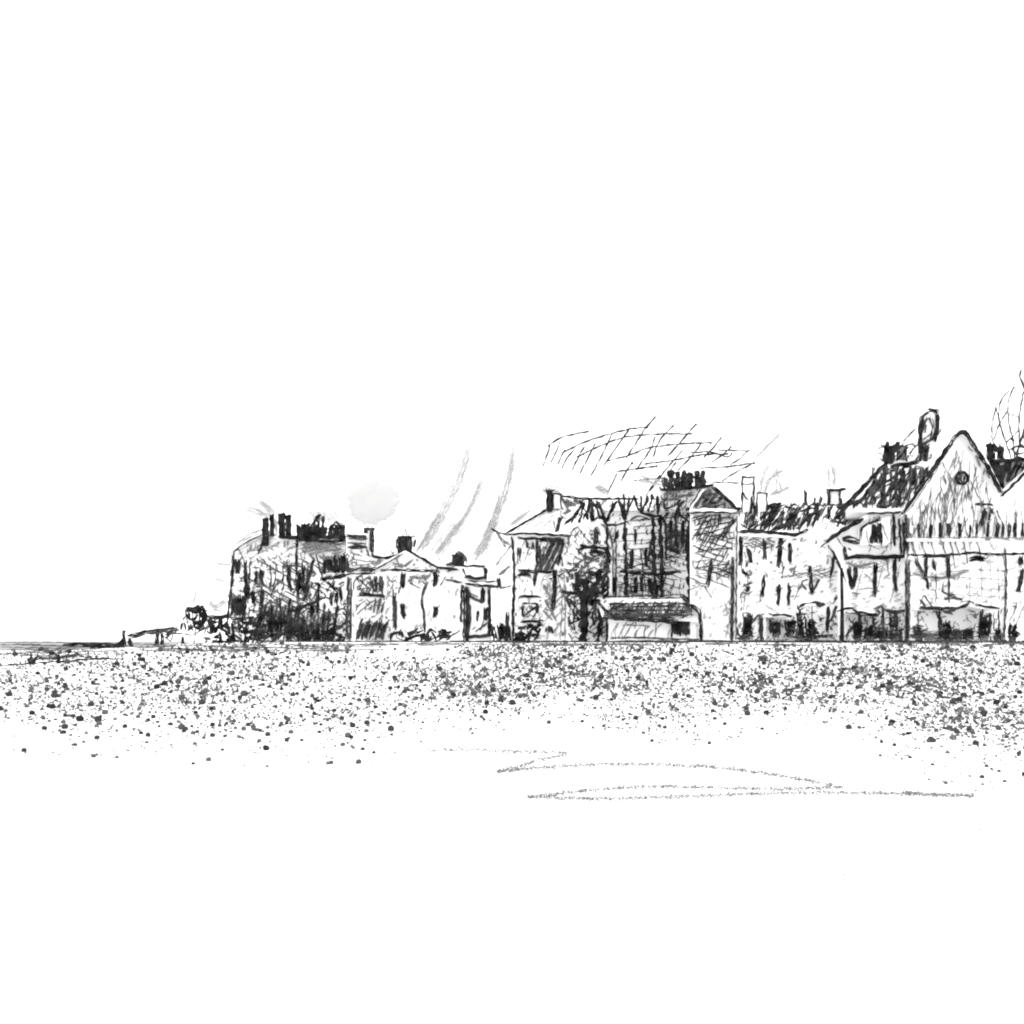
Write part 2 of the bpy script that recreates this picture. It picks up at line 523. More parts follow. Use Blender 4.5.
# groyne
def groyne():
    c = hit(60, 662)
    t = thing('wooden_groyne', 'low weathered groyne plank with two leaning posts left of the boat', 'groyne', c)
    def yl(px, py):
        g = hit(px, 666.2-px*.052); return g.y-.35
    draw(t, 'plank', 'H', yl, "2: 0,665.5 30,663.5 60,661.5 95,659 124,659")
    draw(t, 'rail', 'G', yl, "2.2: 38,658 50,658.5 62,657 78,655 | 1.6: 78,655 90,658 100,659")
    draw(t, 'post', 'K', yl, "4.5: 37,656 35,660 32.5,664 | 4: 58,654 58.5,661 58.5,666 | 4: 76,652.5 79,654.5", each=True)
    draw(t, 'rope', 'L', yl, "1.2: 36,665 36.5,674 36,687 | 1.2: 0,674 20,674 44,673 | 1: 62,667 90,671 104,670")
groyne()
bm = bmesh.new()
draw_t = thing('pencilled_ripple', 'grey pencilled ripples on the flat sea at far left', 'ripples', P(60, 646, 72))
draw(draw_t, 'ripple', 'M', lambda a, b: max(63, min(500, F*.66/max(.5, b-HY))), "2.6: 20,645 60,646 100,647 | 2: 0,645 40,644.5 | 2: 38,651 60,650 90,650 | 1.5: 0,650 30,649 60,652 | 2.4: 65,644 90,643.5 115,644 | 2: 126,646 150,647 180,646 228,647 | 1.8: 126,649 170,650 215,650 | 2: 0,642.5 40,642.5 70,643 | 1.2: 0,647 50,648 110,646.5 | 1.2: 30,647 80,649 120,648 | 1.4: 5,651 30,650.5 60,651 | 2: 130,644 170,645 205,644 | 1.4: 140,648 180,647 220,648", jit=.25)

# jetty
t = thing('wooden_jetty', 'small open jetty with a sloping beam between the boat and the bush', 'jetty', P(155, 650, 60.5))
draw(t, 'beam', 'G', 60.5, "5.6: 127,637 134,636 145,632.5 160,631 178,629", off=0)
draw(t, 'beam_edge', 'K', 60.5, "1.6: 128,635 145,631 160,629.5 174,627", off=.1)
draw(t, 'leg', 'K', 60.5, "5: 158,632 157,641 155,649 | 3.4: 162,633 162,642 161,650 | 4: 183,636 183,644 182,650 | 4.6: 129,639 131,645 134,650", each=True, off=0)
draw(t, 'brace', 'H', 60.5, "2: 165,638 172,634 183,633 | 1.6: 164,636 170,641 173,636 172,632 | 3: 166,635 176,631", off=.1)
# bush over jetty
def clump(name, label, cat, cx, base, Y, x0, y0, x1, y1, n, w, mat='K', text='', group=None, stems=3, inner='M'):
    t = thing(name, label, cat, P(cx, base, Y), group)
    bm = bmesh.new()
    for i in range(stems):
        x = x0+(x1-x0)*(i+.5)/stems
        stroke(bm, [((x+cx)/2, base), (x+R.uniform(-1, 1), y0*.35+base*.65), (x+R.uniform(-2, 2), y0*.55+base*.45)], 1.2, Y, .3, flat=1.0)
    obj('stem', bm, 'G', t)
    bm = bmesh.new()
    if text:
        for ww, pts in parse(text): stroke(bm, pts, ww, Y-R.uniform(.05, .4), .3)
    loops(bm, Y, x0+2, y0+2, x1-2, y1-1, n, w)
    obj('foliage', bm, mat, t)
    bm = bmesh.new()
    loops(bm, Y+.35, x0, y0, x1, y1, max(3, n//2), w*1.3)
    obj('back_foliage', bm, inner, t)
    return t
clump('round_bush', 'round scribbled bush with a dark arched top beside the jetty', 'bush', 193, 649, 61, 183, 607, 206, 630, 18, 1.6, 'K',
      "6: 187,609 193,610 199,607 | 4.4: 200,605 205,612 205,620 200,627 | 2: 199,608 200,618 198,626 | 2: 184,622 186,630 | 3: 182,624 181,630 | 2: 188,612 190,618 | 1.6: 192,612 193,618 | 1.5: 186,631 195,627 203,628 | 1.5: 184,634 192,635 202,630", stems=1)
clump('hedge', 'zigzag scribbled hedge along the wall below the tower', 'hedge', 225, 649, 63, 206, 618, 266, 647, 46, 1.7, 'K',
      "5: 207,617 218,617.5 230,616 | 3.2: 205,633 210,622 211,630 215,632 222,620 221,630 227,622 228,634 | 3: 232,622 233,634 235,642 | 3: 231,618 240,619 254,617 | 2.5: 238,624 248,631 | 4: 240,632 256,632 266,631 | 2: 229,642 236,648 250,649", stems=2)
t = boat('small upturned boat with scribbled planks on the promenade below the tower', 251, 285, 650, 640, 62, 634, 'W', beam=1.7)
draw(t, 'plank', 'K', 62, "3: 251,648 254,639 262,636 284,633 | 3: 255,640 266,637 282,633 | 2.4: 284,633 283,641 276,647 266,648 | 2: 267,647 272,641 281,635 | 1.5: 258,648 262,642 270,637", off=1.0)
draw(t, 'pencil_shading', 'M', 62, "3: 254,645 258,641 | 3: 256,648 262,642 | 2.5: 260,649 266,642 | 2: 270,645 278,638 | 2: 274,646 281,639", off=1.0)

smudge(t, 'ground_pencil', 'M', 61, 252, 640, 290, 650, 30, 1.4)

# ================================================================== HOUSE 1, far left
Y = 71
h = house('tall many-windowed house at the far left end with a narrow corner tower', 290, Y)
bm = bmesh.new()
prism(bm, [(230, BASE), (231, 551), (240, 543), (252, 536), (264, 531), (280, 538), (349, 538), (349, BASE)], Y, 8, -.2)
obj('wall', bm, 'W', h)
bm = bmesh.new(); prism(bm, [(228, 552), (239, 541), (252, 533.5), (265, 528.5), (281, 536), (351, 535.5), (351, 538.5), (280, 539.5), (264, 532.5), (240, 545), (230, 553)], Y-.3, 8.6, -.2)
obj('roof', bm, 'R', h)
c = chimney(h, 263, 268, 519, 546, Y-.35, 'D', 1); chimney(h, 270.5, 273.5, 516, 536, Y-.35, 'D', 1, .6); chimney(h, 279.5, 284.5, 514, 537, Y-.35, 'D', 1); chimney(h, 286.5, 290.5, 516, 537, Y-.35, 'D', 1)
draw(h, 'roof_edge', 'K', Y, "3.4: 279,537 300,537.5 325,536.5 350,537 | 1.0: 232,548 240,541 252,533 263,529 | 1: 233,552 246,542 262,535 | 3: 296,540 320,541 346,541 | 3: 264,536 262,545 258,552 | 3: 279,513 280,524 281,536 | 4: 287,515 288,526 288,535", off=.5)
draw(h, 'corner_board', 'K', Y, "2.4: 234,552 232,580 229,605 227,627 | 3.8: 245,562 246,590 244,610 242,622 | 1.2: 234,552 238,549 242,556 245,563 | 1.8: 250,562 249,585 248,604 | 3: 297,540 296,560 297,580 298,604 | 4.4: 347,540 348,556 347,574 | 3: 280,598 281,618 281,641 | 2: 284,612 285,628 284,641 | 2.4: 337,606 335,622 332,640 | 2: 329,608 328,626 327,638 | 3: 350,578 349,590", each=True)
draw(h, 'window', 'K', Y, "4.2: 237,562 237.5,574 | 4: 261,569 261,577 262,584 | 4: 253,591 253,605 | 4.6: 263,590 262,598 261,605 | 4.6: 289,566 289,578 290,591 | 4: 303,565 303,578 301,590 | 3.6: 313,560 309,576 303,592 | 3: 327,582 336,590 | 3.4: 318,598 317,614 | 4: 303,618 303,632 | 4: 312,604 311,618 | 4: 337,592 336,604 ", each=True)
draw(h, 'window_frame', 'G', Y, "1.7: 270,564 271,577 270,592 | 1.6: 276,565 275,580 271,598 | 2: 282,566 295,566 | 2: 316,554 319,566 322,577 | 1.5: 283,568 283,590 | 1.5: 308,566 306,588 | 2: 326,560 325,574")
b = bmesh.new(); scrib(b, Y-.09, 327, 556, 347, 573, 7, 4.2); obj('dark_gable', b, 'K', h)
draw(h, 'canopy', 'K', Y, "4: 321,579 340,576.5 356,573 | 3: 286,611 296,610.5 310,604 326,597", off=.5, each=True)
def ex(bm, yf):
    hatch(bm, yf, 252, 556, 330, 640, -28, 5, 1.6, poly=None); hatch(bm, yf, 252, 600, 348, 640, 35, 6, 1.7)
    scrib(bm, yf, 229, 594, 243, 614, 5, 2.4, -.3); scrib(bm, yf, 300, 612, 330, 639, 8, 2.4, .2)
draw(h, 'wall_hatching', 'M', Y, "1.5: 248,578 262,588 275,600 | 1.2: 300,545 320,542 345,545", extra=ex)
def ex(bm, yf):
    hatch(bm, yf, 236, 532, 296, 562, 30, 4.5, 1.0); hatch(bm, yf, 300, 541, 346, 556, 12, 4, 2.6)
draw(h, 'roof_hatching', 'L', Y, "1: 236,550 252,540 262,538", extra=ex, off=.35)
def ex(bm, yf):
    scrib(bm, yf, 256, 606, 300, 638, 11, 2.2, .2); scrib(bm, yf, 292, 622, 324, 638, 7, 3.0, -.2); loops(bm, yf, 254, 604, 346, 636, 16, 1.5)
draw(h, 'ground_floor_shading', 'G', Y, "2.4: 231,600 240,604 | 2.4: 230,608 242,601 | 2: 265,612 278,624", extra=ex, off=.1)
fill(h, 'wall_pencil_shade', 'w', Y, [(318, 556), (347, 556), (347, 572), (322, 574)], .02)  # pencil shading laid onto the wall in grey strokes
for q in ((270, 600, 282, 640, 'w'), (252, 588, 268, 606, 'p'), (303, 542, 345, 552, 'w')):
    fill(h, 'wall_pencil_shade', q[4], Y, [(q[0], q[3]), (q[0], q[1]), (q[2], q[1]), (q[2], q[3])], .02)
smudge(h, 'pencil_tone', 'M', Y, 230, 556, 348, 641, 300, 1.4)
smudge(h, 'light_pencil_tone', 'L', Y, 230, 556, 348, 641, 260, 1.6)
smudge(h, 'dark_pencil_tone', 'G', Y, 232, 575, 346, 641, 110, 1.5)
smudge(h, 'roof_tone', 'L', Y, 238, 540, 346, 560, 70, 1.8, off=.4)

draw(h, 'window', 'K', Y, "3: 256,572 256,586 | 2.4: 300,574 299,590 | 3: 319,582 318,600 | 4: 331,592 331,604 | 3: 290,598 289,612 | 3.4: 309,586 304,600 | 3: 340,588 341,600 | 3: 325,560 323,574", each=True, off=.1)
draw(h, 'ground_floor_post', 'K', Y, "3.4: 262,612 261,630 | 3: 272,608 271,634 | 3.4: 291,618 290,636 | 3: 300,625 298,640 | 3.4: 318,622 317,639 | 3: 324,612 322,634", each=True, off=.1)
b = bmesh.new(); scrib(b, Y-.12, 231, 598, 242, 615, 5, 3, .1); scrib(b, Y-.12, 234, 558, 240, 572, 2, 2.4); obj('tower_window', b, 'K', h)

draw(h, 'parapet_line', 'K', Y, "4: 279,537 300,538 325,537 350,537.5", off=.6)

# roof planting of house 1
t = thing('roof_garden', 'spiky dark planting along the flat roof of the far left house', 'plants', P(320, 536, Y+2))
b = bmesh.new(); scrib(b, Y+2, 296, 525, 345, 536, 20, 4.6); scrib(b, Y+1.9, 298, 530, 345, 537, 16, 3.6)
for w_, q_ in parse("3.5: 310,533 313,524 320,515 | 3: 318,515 319,528 | 3: 323,517 322,530 | 2.4: 300,532 310,523 | 3: 330,530 336,522 342,530 | 3: 296,524 300,530"): stroke(b, q_, w_, Y+2, .4)
obj('foliage', b, 'K', t)
b = bmesh.new(); scrib(b, Y+2.4, 311, 511, 338, 522, 6, 5.5, -.5); scrib(b, Y+2.4, 336, 521, 344, 530, 3, 4); obj('back_foliage', b, 'S', t)

clump('low_shrub', 'dark ragged shrubs along the foot of the tall far left house', 'shrub', 312, 643, 69.5, 286, 626, 342, 642, 24, 1.7, 'K',
      "3: 288,640 293,628 | 3: 298,641 303,628 306,640 | 3: 314,641 319,629 | 2.6: 326,640 331,628 334,640", stems=4, inner='G')
clump('low_shrub', 'dark ragged shrubs behind the upturned boat, right of the narrow corner tower', 'shrub', 270, 634, 69.8, 252, 610, 288, 634, 18, 1.6, 'K',
      "2.6: 256,632 260,616 | 2.6: 268,632 272,614 276,630 | 2.4: 280,630 284,618", stems=3, inner='G')

# linking wing between house 1 and the cottage
Y = 68.5
h = house('narrow linking house with a twin-post chimney right of the tall far left house', 362, Y, name='linking_house')
bm = bmesh.new(); prism(bm, [(346, BASE), (346, 534), (366, 535), (366, 553), (378, 557), (398, 557), (398, BASE)], Y, 5, -.15); obj('wall', bm, 'W', h)
bm = bmesh.new(); prism(bm, [(345, 534), (345, 532.5), (367, 533.5), (368, 551), (378, 555), (399, 555), (399, 557.5), (378, 558), (366.5, 553.5), (366.5, 535)], Y-.2, 5.4, -.15); obj('roof', bm, 'R', h)
chimney(h, 365, 373, 529, 558, Y+.4, 'W', 2, line='K', lw=2.6)
draw(h, 'roof_edge', 'K', Y, "3: 350,549 358,547.5 366,547.5 | 2.6: 371,552 374,556.5 382,557.5 391,557 399,553 | 1.6: 366,548 369,556", off=.3)
draw(h, 'parapet', 'G', Y, "5.5: 347,536.5 357,537.5 367,538 | 2.6: 347,547.5 358,546 367,546.5 | 2: 347,543 366,544", off=.3)
smudge(h, 'pencil_tone', 'L', Y, 347, 550, 396, 570, 50, 1.4)
smudge(h, 'low_wall_tone', 'M', Y, 347, 574, 356, 640, 36, 1.4)
draw(h, 'chimney_shading', 'G', Y, "4: 366,529 366,536 | 3: 371,528 371,542 372,552", off=-.3)
draw(h, 'join_shading', 'G', Y, "3: 347,556 347.5,572 | 3: 348,576 348,600 347,620 | 2.4: 352,580 351,610 350,636 | 2: 349,620 354,638 | 2.4: 346.5,612 347,640", off=.1)
smudge(h, 'join_tone', 'M', Y, 346, 552, 357, 641, 50, 1.4)
draw(h, 'gable_shading', 'L', Y, "2: 356,560 376,562 | 2: 352,566 372,564 395,562 | 1.6: 350,553 362,556", off=.1)

smudge(h, 'rubbed_tone', 'S', Y, 352, 558, 396, 640, 30, 2.0)
# ================================================================== COTTAGE
Y = 64
h = house('low white cottage with a shallow pointed gable and black chimney at its apex', 408, Y, name='seafront_cottage')
bm = bmesh.new(); prism(bm, [(352, BASE), (352, 572), (371, 571), (405, 553), (437, 568), (463, 569), (463, BASE)], Y, 7, -.1); obj('wall', bm, 'W', h)
bm = bmesh.new()
for q in ([(345, 574), (371, 573.5), (371, 571), (345, 571.5)], [(370, 572), (405, 553), (405, 550.5), (369, 570)], [(405, 553), (437, 568), (438, 566), (405, 550.5)], [(437, 568), (466, 569.5), (466, 567), (438, 565.5)]):
    prism(bm, q, Y-.35, 7.7, -.1)
obj('roof', bm, 'R', h)
draw(h, 'bargeboard', 'K', Y, "3: 409,551.5 416,555 426,561 437,567 | 3.4: 436,567 446,568.5 458,569 | 2.6: 379,570.5 395,570 412,570.5 434,571 | 1: 371,572 385,564 403,553", off=.45)
draw(h, 'eaves_board', 'G', Y, "4.6: 345,571 358,569 376,569 | 1.4: 368,573 386,563.5 401,555 | 2: 340,576 352,574 372,573 | 3: 447,580 458,582 463,582", off=.5)
ch = chimney(h, 399, 411, 537, 553, Y+.2, 'D', 2, line='K', lw=3)
draw(ch, 'chimney_twigs', 'G', Y, "2.5: 397,540 396,549 | 2: 412,536 416,536 | 1.6: 405,526 406,535 | 4: 402,538 404,550 | 3.5: 409,540 410,552 | 3: 415,538 414,548", off=.1)
ch = chimney(h, 453, 463, 555, 569, Y+.2, 'D', 2, line='G', lw=3)
draw(ch, 'chimney_shading', 'G', Y, "4: 455,560 459,552 463,556 | 3: 465,555 466,562 | 5: 445,566 455,563 | 4: 448,570 462,567", off=.15)
draw(h, 'window', 'K', Y, "6: 403,573 403,580 402,587 | 5.4: 435,571 435.5,579 435,586 | 5.6: 402,603 403,611 405,618 | 5.4: 435,606 436,612 435,617", each=True)
draw(h, 'door', 'G', Y, "4.6: 394,596 395,612 395,629", each=True)
draw(h, 'drainpipe', 'G', Y, "3: 428,581 424,590 422,601 424,615 424.5,632 | 2.4: 462,584 461.5,604 461,622", each=True)
b = bmesh.new(); prism(b, [(353, 596), (353, 582), (358, 575), (385, 573), (385, 596)], Y-1.2, 1.15); o = obj('bay', b, 'W', h)
smudge(o, 'bay_tone', 'M', Y-1.2, 356, 576, 384, 594, 70, 1.5, off=.05)
draw(o, 'bay_edge', 'K', Y-1.2, "4: 358,594.5 370,595 384,596 | 1.4: 353,590 355,580 362,575 376,573", off=.06)
draw(o, 'bay_shading', 'G', Y-1.2, "2.6: 376,577 376,592 | 5: 381,575 381,593 | 3: 371,580 374,592 | 2: 360,580 370,590", off=.08)
draw(h, 'wall_hatching', 'M', Y, "2: 353,590 350,600 347,611 | 2.6: 376,600 373,614 | 2.6: 381,598 377,612 | 2.6: 384,602 381,614 | 2: 409,583 416,586 420,588 | 2.4: 400,586 399,594 | 2: 387,576 392,582 396,580 | 1.4: 393,583 393,598 | 1.6: 440,605 438,608 | 1.4: 446,576 440,586 ", extra=lambda b, y: hatch(b, y, 354, 598, 388, 618, 40, 5, 1.2))
draw(h, 'gable_shading', 'L', Y, "3: 410,577 422,578 430,576 | 2: 392,562 404,566 412,560 | 2.5: 405,566 412,560")
fill(h, 'wall_pencil_shade', 'p', Y, [(410, 574), (430, 574), (429, 584), (418, 585), (410, 581)], .02)

smudge(h, 'pencil_tone', 'L', Y, 353, 573, 398, 640, 90, 1.3)
smudge(h, 'gable_tone', 'L', Y, 385, 558, 440, 584, 30, 1.8)

smudge(h, 'rubbed_tone', 'S', Y, 386, 575, 460, 636, 34, 1.9)
smudge(h, 'roof_rubbed_tone', 'L', Y, 378, 560, 460, 570, 16, 1.4, 10, off=.4)
def grass(label, x0, x1, y0, y1, Y, n, w, slant, mat='G', name='grass_clump', extra=None):
    t = thing(name, label, 'grass' if name == 'grass_clump' else 'plants', P((x0+x1)/2, y1, Y))
    for k, (m, dy) in enumerate(((mat, 0), ('M', .5))):
        b = bmesh.new()
        nn = n if k == 0 else n//2
        for i in range(nn):
            x = x0+(x1-x0)*(i+.5)/nn+R.uniform(-1, 1); a = y0+R.uniform(-2, 4)
            stroke(b, [(x+slant*(y1-a), a), (x+slant*.4*(y1-a)+R.uniform(-.6, .6), (a+y1)/2), (x, y1+R.uniform(-2, 1))], w*R.uniform(.7, 1.2), Y+dy+R.uniform(-.2, .2), .35, flat=.8)
        if extra and k == 0: extra(b, Y-.1)
        obj('blades' if k == 0 else 'back_blades', b, m, t)
    return t
grass('clump of tall leaning grass strokes left of the white cottage', 355, 384, 620, 639, 63, 11, 2.8, .3, 'G')
clump('low_shrub', 'low leafy dark shrubs along the foot of the white cottage', 'shrub', 420, 642, 62.5, 390, 629, 452, 641, 13, 1.7, 'K',
      "3: 390,637 398,632 404,636 | 4: 408,634 418,630 | 3: 426,640 430,630 436,632 | 2.6: 440,640 445,630 447,638 | 2.4: 436,640 432,632 | 2: 446,640 460,630 | 3: 405,640 416,636 424,634", stems=5, inner='G')

# ================================================================== KIOSK
Y = 60
h = thing('seaside_kiosk', 'small flat-roofed kiosk with a boxy double roof beside the white cottage', 'kiosk', P(479, HY, Y))
b = bmesh.new(); prism(b, [(464, BASE), (464, 584), (490, 584), (490, BASE)], Y, 3.5, 0); obj('wall', b, 'W', h)
b = bmesh.new(); prism(b, [(463, 578), (463, 566), (486, 567), (486, 578)], Y+.3, 2.6, 0); obj('roof_box', b, 'W', h)
b = bmesh.new(); prism(b, [(464, 584.5), (464, 581), (500, 581.5), (500, 585)], Y-.6, 4.4, 0); o = obj('roof', b, 'W', h)
draw(o, 'roof_edge', 'K', Y-.6, "2.6: 466,584 480,585.5 501,586.5 | 4.4: 498,579 499,583 499,588 | 1.5: 468,581 484,581.5 498,581", off=.08)
draw(h, 'roof_trim', 'K', Y+.3, "2.2: 462,565.5 474,566 485,566 | 4.4: 484,567 486.5,572 485,578 | 3.4: 465,576 475,578 486,577.5 | 2: 462,568 466,575", off=.08)
draw(h, 'post', 'K', Y, "4.6: 467,588 467.5,610 467,641 | 3.2: 489,588 489.5,612 489,636 | 2.2: 463,586 464,600 463.5,640", each=True, off=.1)
draw(h, 'window', 'K', Y, "5.4: 483,589 483,596 482,602 | 2.6: 478,612 477,621 | 4.4: 486,608 485,619", each=True)
draw(h, 'wall_hatching', 'G', Y, "2.4: 468,595 475,599 482,602 | 1.8: 467,588 471,594 478,597 | 3: 470,605 470,618 468,633 | 3.4: 466,637 480,636 495,635 | 2: 475,632 482,627 488,622 | 2: 472,630 476,626 | 1.6: 485,618 480,630", off=.12)

# ================================================================== HIP-ROOFED HOUSE
Y = 58
h = house('square hip-roofed house with a wide eave and a chimney on its left slope', 540, Y)
b = bmesh.new(); prism(b, [(512, BASE), (512, 535), (572, 535), (572, BASE)], Y, 8, .02); obj('wall', b, 'W', h)
b = bmesh.new(); yf = hip(b, 505, 575, 535, 553, 620, 497, Y, 8, .02, .5)
rf = obj('roof', b, 'R', h)
draw(rf, 'roof_edge', 'K', yf, "2.8: 505,534.5 520,525 536,516 551,507 | 3: 560,495.5 572,497 583,498.5 600,498.5 617,499 | 3: 583,503 577,512 570,520 564,524 | 4: 561,516 559,524 557,531")
draw(h, 'eaves_board', 'K', Y, "2.2: 507,535 522,533.5 540,534 556,535 571,536 | 3: 517,538.5 540,538.5 562,538.5 | 2: 491,529 498,532 506,534.5", off=.62)
draw(rf, 'slate_shading', 'M', yf, "4.5: 565,500 572,504 | 4: 567,506 576,504 | 5: 574,500 580,503 | 2.4: 562,498 570,512 | 3: 563,514 572,510")
draw(rf, 'slate_lines', 'L', yf, "1: 515,531 548,512 | 1: 525,531 556,514 | 2: 553,520 556,532 | 1: 540,529 552,519", extra=lambda b_, y_: hatch(b_, y_, 530, 515, 556, 533, 60, 7, .9))
chimney(rf, 547, 552, 491, 511, Y+1.5, 'D', 1, .8, line='K', lw=2.2)
chimney(rf, 553, 561, 494, 508, Y+1.8, 'W', 1, .8, line='G', lw=2)
draw(h, 'corner_board', 'K', Y, "2.2: 512,538 514,565 514,590 513,612 513,641 | 4.2: 507.5,613 507,628 508,641 | 5: 555,570 555,585 554,598 552,610 | 2.6: 563,539 561,552 558,566 | 2.6: 537,540 537,558 536,576", each=True)
draw(h, 'window', 'G', Y, "4.4: 519,549 519,558 | 3: 527,541 527,548 | 3.6: 536,572 534,585 | 3: 533,542 533,550 | 9: 548.5,627 549,632", each=True)
def ex(b_, y_):
    scrib(b_, y_, 540, 541, 559, 572, 6, 2.2, .5)
o = draw(h, 'bay_window', 'G', Y, "2.4: 540,541 560,541 | 3: 539,545 541,570", extra=ex, off=.1)
b = bmesh.new(); prism(b, [(521, 618), (521, 604), (538, 604), (538, 618)], Y-.05, .04); w1 = obj('window', b, 'W', h)
smudge(w1, 'glass_tone', 'M', Y-.05, 522, 605, 537, 617, 18, 1.3)
draw(w1, 'window_frame', 'K', Y, "2.8: 520,596.5 530,596 541,597 | 2.4: 522,604 523,617 | 2: 524,617 531,610 537,606 | 3: 537,603 537,614 | 2: 522,604 530,603 537,604 | 2.8: 521,621.5 532,621 542,621", off=.12)
draw(h, 'storey_band', 'K', Y, "2.8: 517,570 530,571 545,572 555,571 | 2.4: 518,576 526,573 531,578 | 3: 521,574 528,576", off=.1)
draw(h, 'wall_hatching', 'L', Y, "2.5: 545,600 556,620 | 3: 543,585 552,600 | 3: 545,612 552,620 | 1.4: 558,575 562,600 560,640 | 1.4: 564,570 565,610 565,640", extra=lambda b_, y_: (hatch(b_, y_, 517, 540, 540, 570, 70, 6, 1.6), hatch(b_, y_, 540, 576, 572, 640, 50, 6, 1.6)))
smudge(h, 'pencil_tone', 'M', Y, 514, 538, 570, 641, 90, 1.2)
smudge(h, 'dark_pencil_tone', 'G', Y, 539, 540, 571, 580, 24, 1.4)

smudge(h, 'rubbed_tone', 'S', Y, 514, 540, 570, 640, 60, 2.0)
smudge(rf, 'roof_rubbed_tone', 'L', yf, 556, 500, 612, 520, 40, 1.4)
clump('low_shrub', 'dark scribbled shrub at the foot of the hip-roofed house', 'shrub', 528, 642, 57, 515, 622, 541, 640, 12, 2.0, 'K', "3: 517,640 522,630 | 3.4: 524,640 532,630 | 2.4: 536,640 540,628", stems=3, inner='G')
grass('short spiky black weeds between the kiosk and the hip-roofed house', 491, 512, 625, 641, 58.5, 8, 2.4, -.15, 'K')
fill(h, 'side_shade', 'p', Y, [(541, 575), (553, 575), (551, 612), (543, 600)], .02)
# low shed left of it (pale)
t = thing('garden_wall', 'pale wall with a grey upper edge left of the hip-roofed house', 'wall', P(506, HY, 59.5))
b = bmesh.new(); prism(b, [(498, BASE), (498, 566), (504, 558), (513, 552), (513, BASE)], 59.5, .4); obj('wall_panel', b, 'W', t)
draw(t, 'coping', 'M', 59.5, "2: 495,566 503,556 511,546 | 3: 497,533 502,540 505,548 | 4: 503,540 508,545 | 3: 499,575 510,566 | 2: 500,588 511,586", off=.06)

# ================================================================== ROUND-GABLED HOUSE + TALL ROW
Y = 57.2
h = house('white house with a rounded gable and one blurred attic window behind the dark tree', 590, Y)
b = bmesh.new(); prism(b, [(566, BASE), (568, 548), (571, 533), (578, 525), (586, 521), (596, 521), (604, 525), (610, 533), (612, 546), (612, BASE)], Y, 6, .1); obj('wall', b, 'W', h)
draw(h, 'window', 'G', Y, "6.5: 597,529 596,536 596,544 | 4: 587,578 586,590 | 4: 606,560 605,570", each=True)
draw(h, 'gable_edge', 'M', Y, "2: 568,546 571,533 578,526 | 2.4: 600,523 607,529 611,538 612,548 | 1.5: 574,538 580,530", each=True)
draw(h, 'awning', 'K', Y, "3.2: 579,550 590,547 608,549 | 3: 580,545.5 588,546.5 597,549 | 4: 590,551 605,553 | 3.4: 607,549 610,556 609,564", off=.5)
draw(h, 'wall_hatching', 'M', Y, "2: 574,556 582,560 | 2: 578,562 598,556 | 3: 583,556 600,562 | 3: 604,540 610,548 | 3: 566,570 574,580", extra=lambda b_, y_: (hatch(b_, y_, 570, 524, 600, 548, -50, 6, 1.0), hatch(b_, y_, 567, 560, 611, 640, 40, 5, 1.8), hatch(b_, y_, 567, 580, 611, 640, 88, 6, 1.8)))

smudge(h, 'pencil_tone', 'M', Y, 568, 530, 611, 641, 190, 1.3)
smudge(h, 'dark_pencil_tone', 'G', Y, 570, 548, 611, 641, 70, 1.4)

Y = 57.9
h = house('tall grey-hatched terrace behind the bare trees and the low pavilion', 655, Y, name='terraced_house')
b = bmesh.new(); prism(b, [(600, BASE), (600, 508), (694, 508), (694, BASE)], Y, 7, .18); obj('wall', b, 'W', h)
b = bmesh.new(); yf = hip(b, 596, 700, 511, 612, 700, 497, Y, 7, .18, .3); rf = obj('roof', b, 'R', h)
draw(rf, 'roof_edge', 'K', yf, "2.4: 600,499 620,499 640,499 | 2: 606,524 614,525 624,523")
draw(h, 'window', 'K', Y, "4.6: 632,550 632,558 631,568 | 4.4: 636,578 636,592 | 5: 649,580 652,594 | 4: 615,578 614,592 | 4: 617,530 616,540", each=True)
draw(h, 'canopy', 'K', Y, "3.2: 620,571.5 640,573 660,574 681,571.5 | 2: 622,570 636,566 646,563", off=.8)
draw(h, 'downpipe', 'M', Y, "2: 616,540 616,570 615,600 | 1.6: 613,545 613,600 | 2: 645,563 656,574 662,582 | 2: 640,548 646,590")
def ex(b_, y_):
    hatch(b_, y_, 612, 515, 690, 572, 4, 5, 1.1); hatch(b_, y_, 612, 575, 665, 640, 86, 4.5, 1.2); hatch(b_, y_, 612, 545, 692, 600, -20, 6, 1.2)
    hatch(b_, y_, 612, 575, 665, 600, 3, 4, 1.2)
draw(h, 'wall_hatching', 'M', Y, "2: 630,520 640,516 650,520", extra=ex)
b = bmesh.new(); scrib(b, Y-.1, 664, 530, 690, 550, 6, 3.2, .1); scrib(b, Y-.1, 665, 508, 690, 522, 5, 2.2, .4); obj('wall_shading', b, 'M', h)
fill(h, 'wall_pencil_shade', 'p', Y, [(664, 520), (692, 520), (692, 552), (680, 556), (664, 548)], .02)

smudge(h, 'pencil_tone', 'M', Y, 603, 512, 692, 600, 190, 1.2)
smudge(h, 'dark_pencil_tone', 'G', Y, 640, 515, 692, 572, 36, 1.4)
smudge(h, 'roof_tone', 'M', yf, 600, 499, 694, 511, 50, 1.3)

draw(h, 'window', 'K', Y, "3.4: 641,575 642,592 | 3.4: 657,584 656,596 | 4: 670,520 671,540 | 4: 683,520 682,548 | 3: 636,530 635,545 | 3.4: 646,548 646,566 | 5: 668,548 680,553", each=True, off=.1)

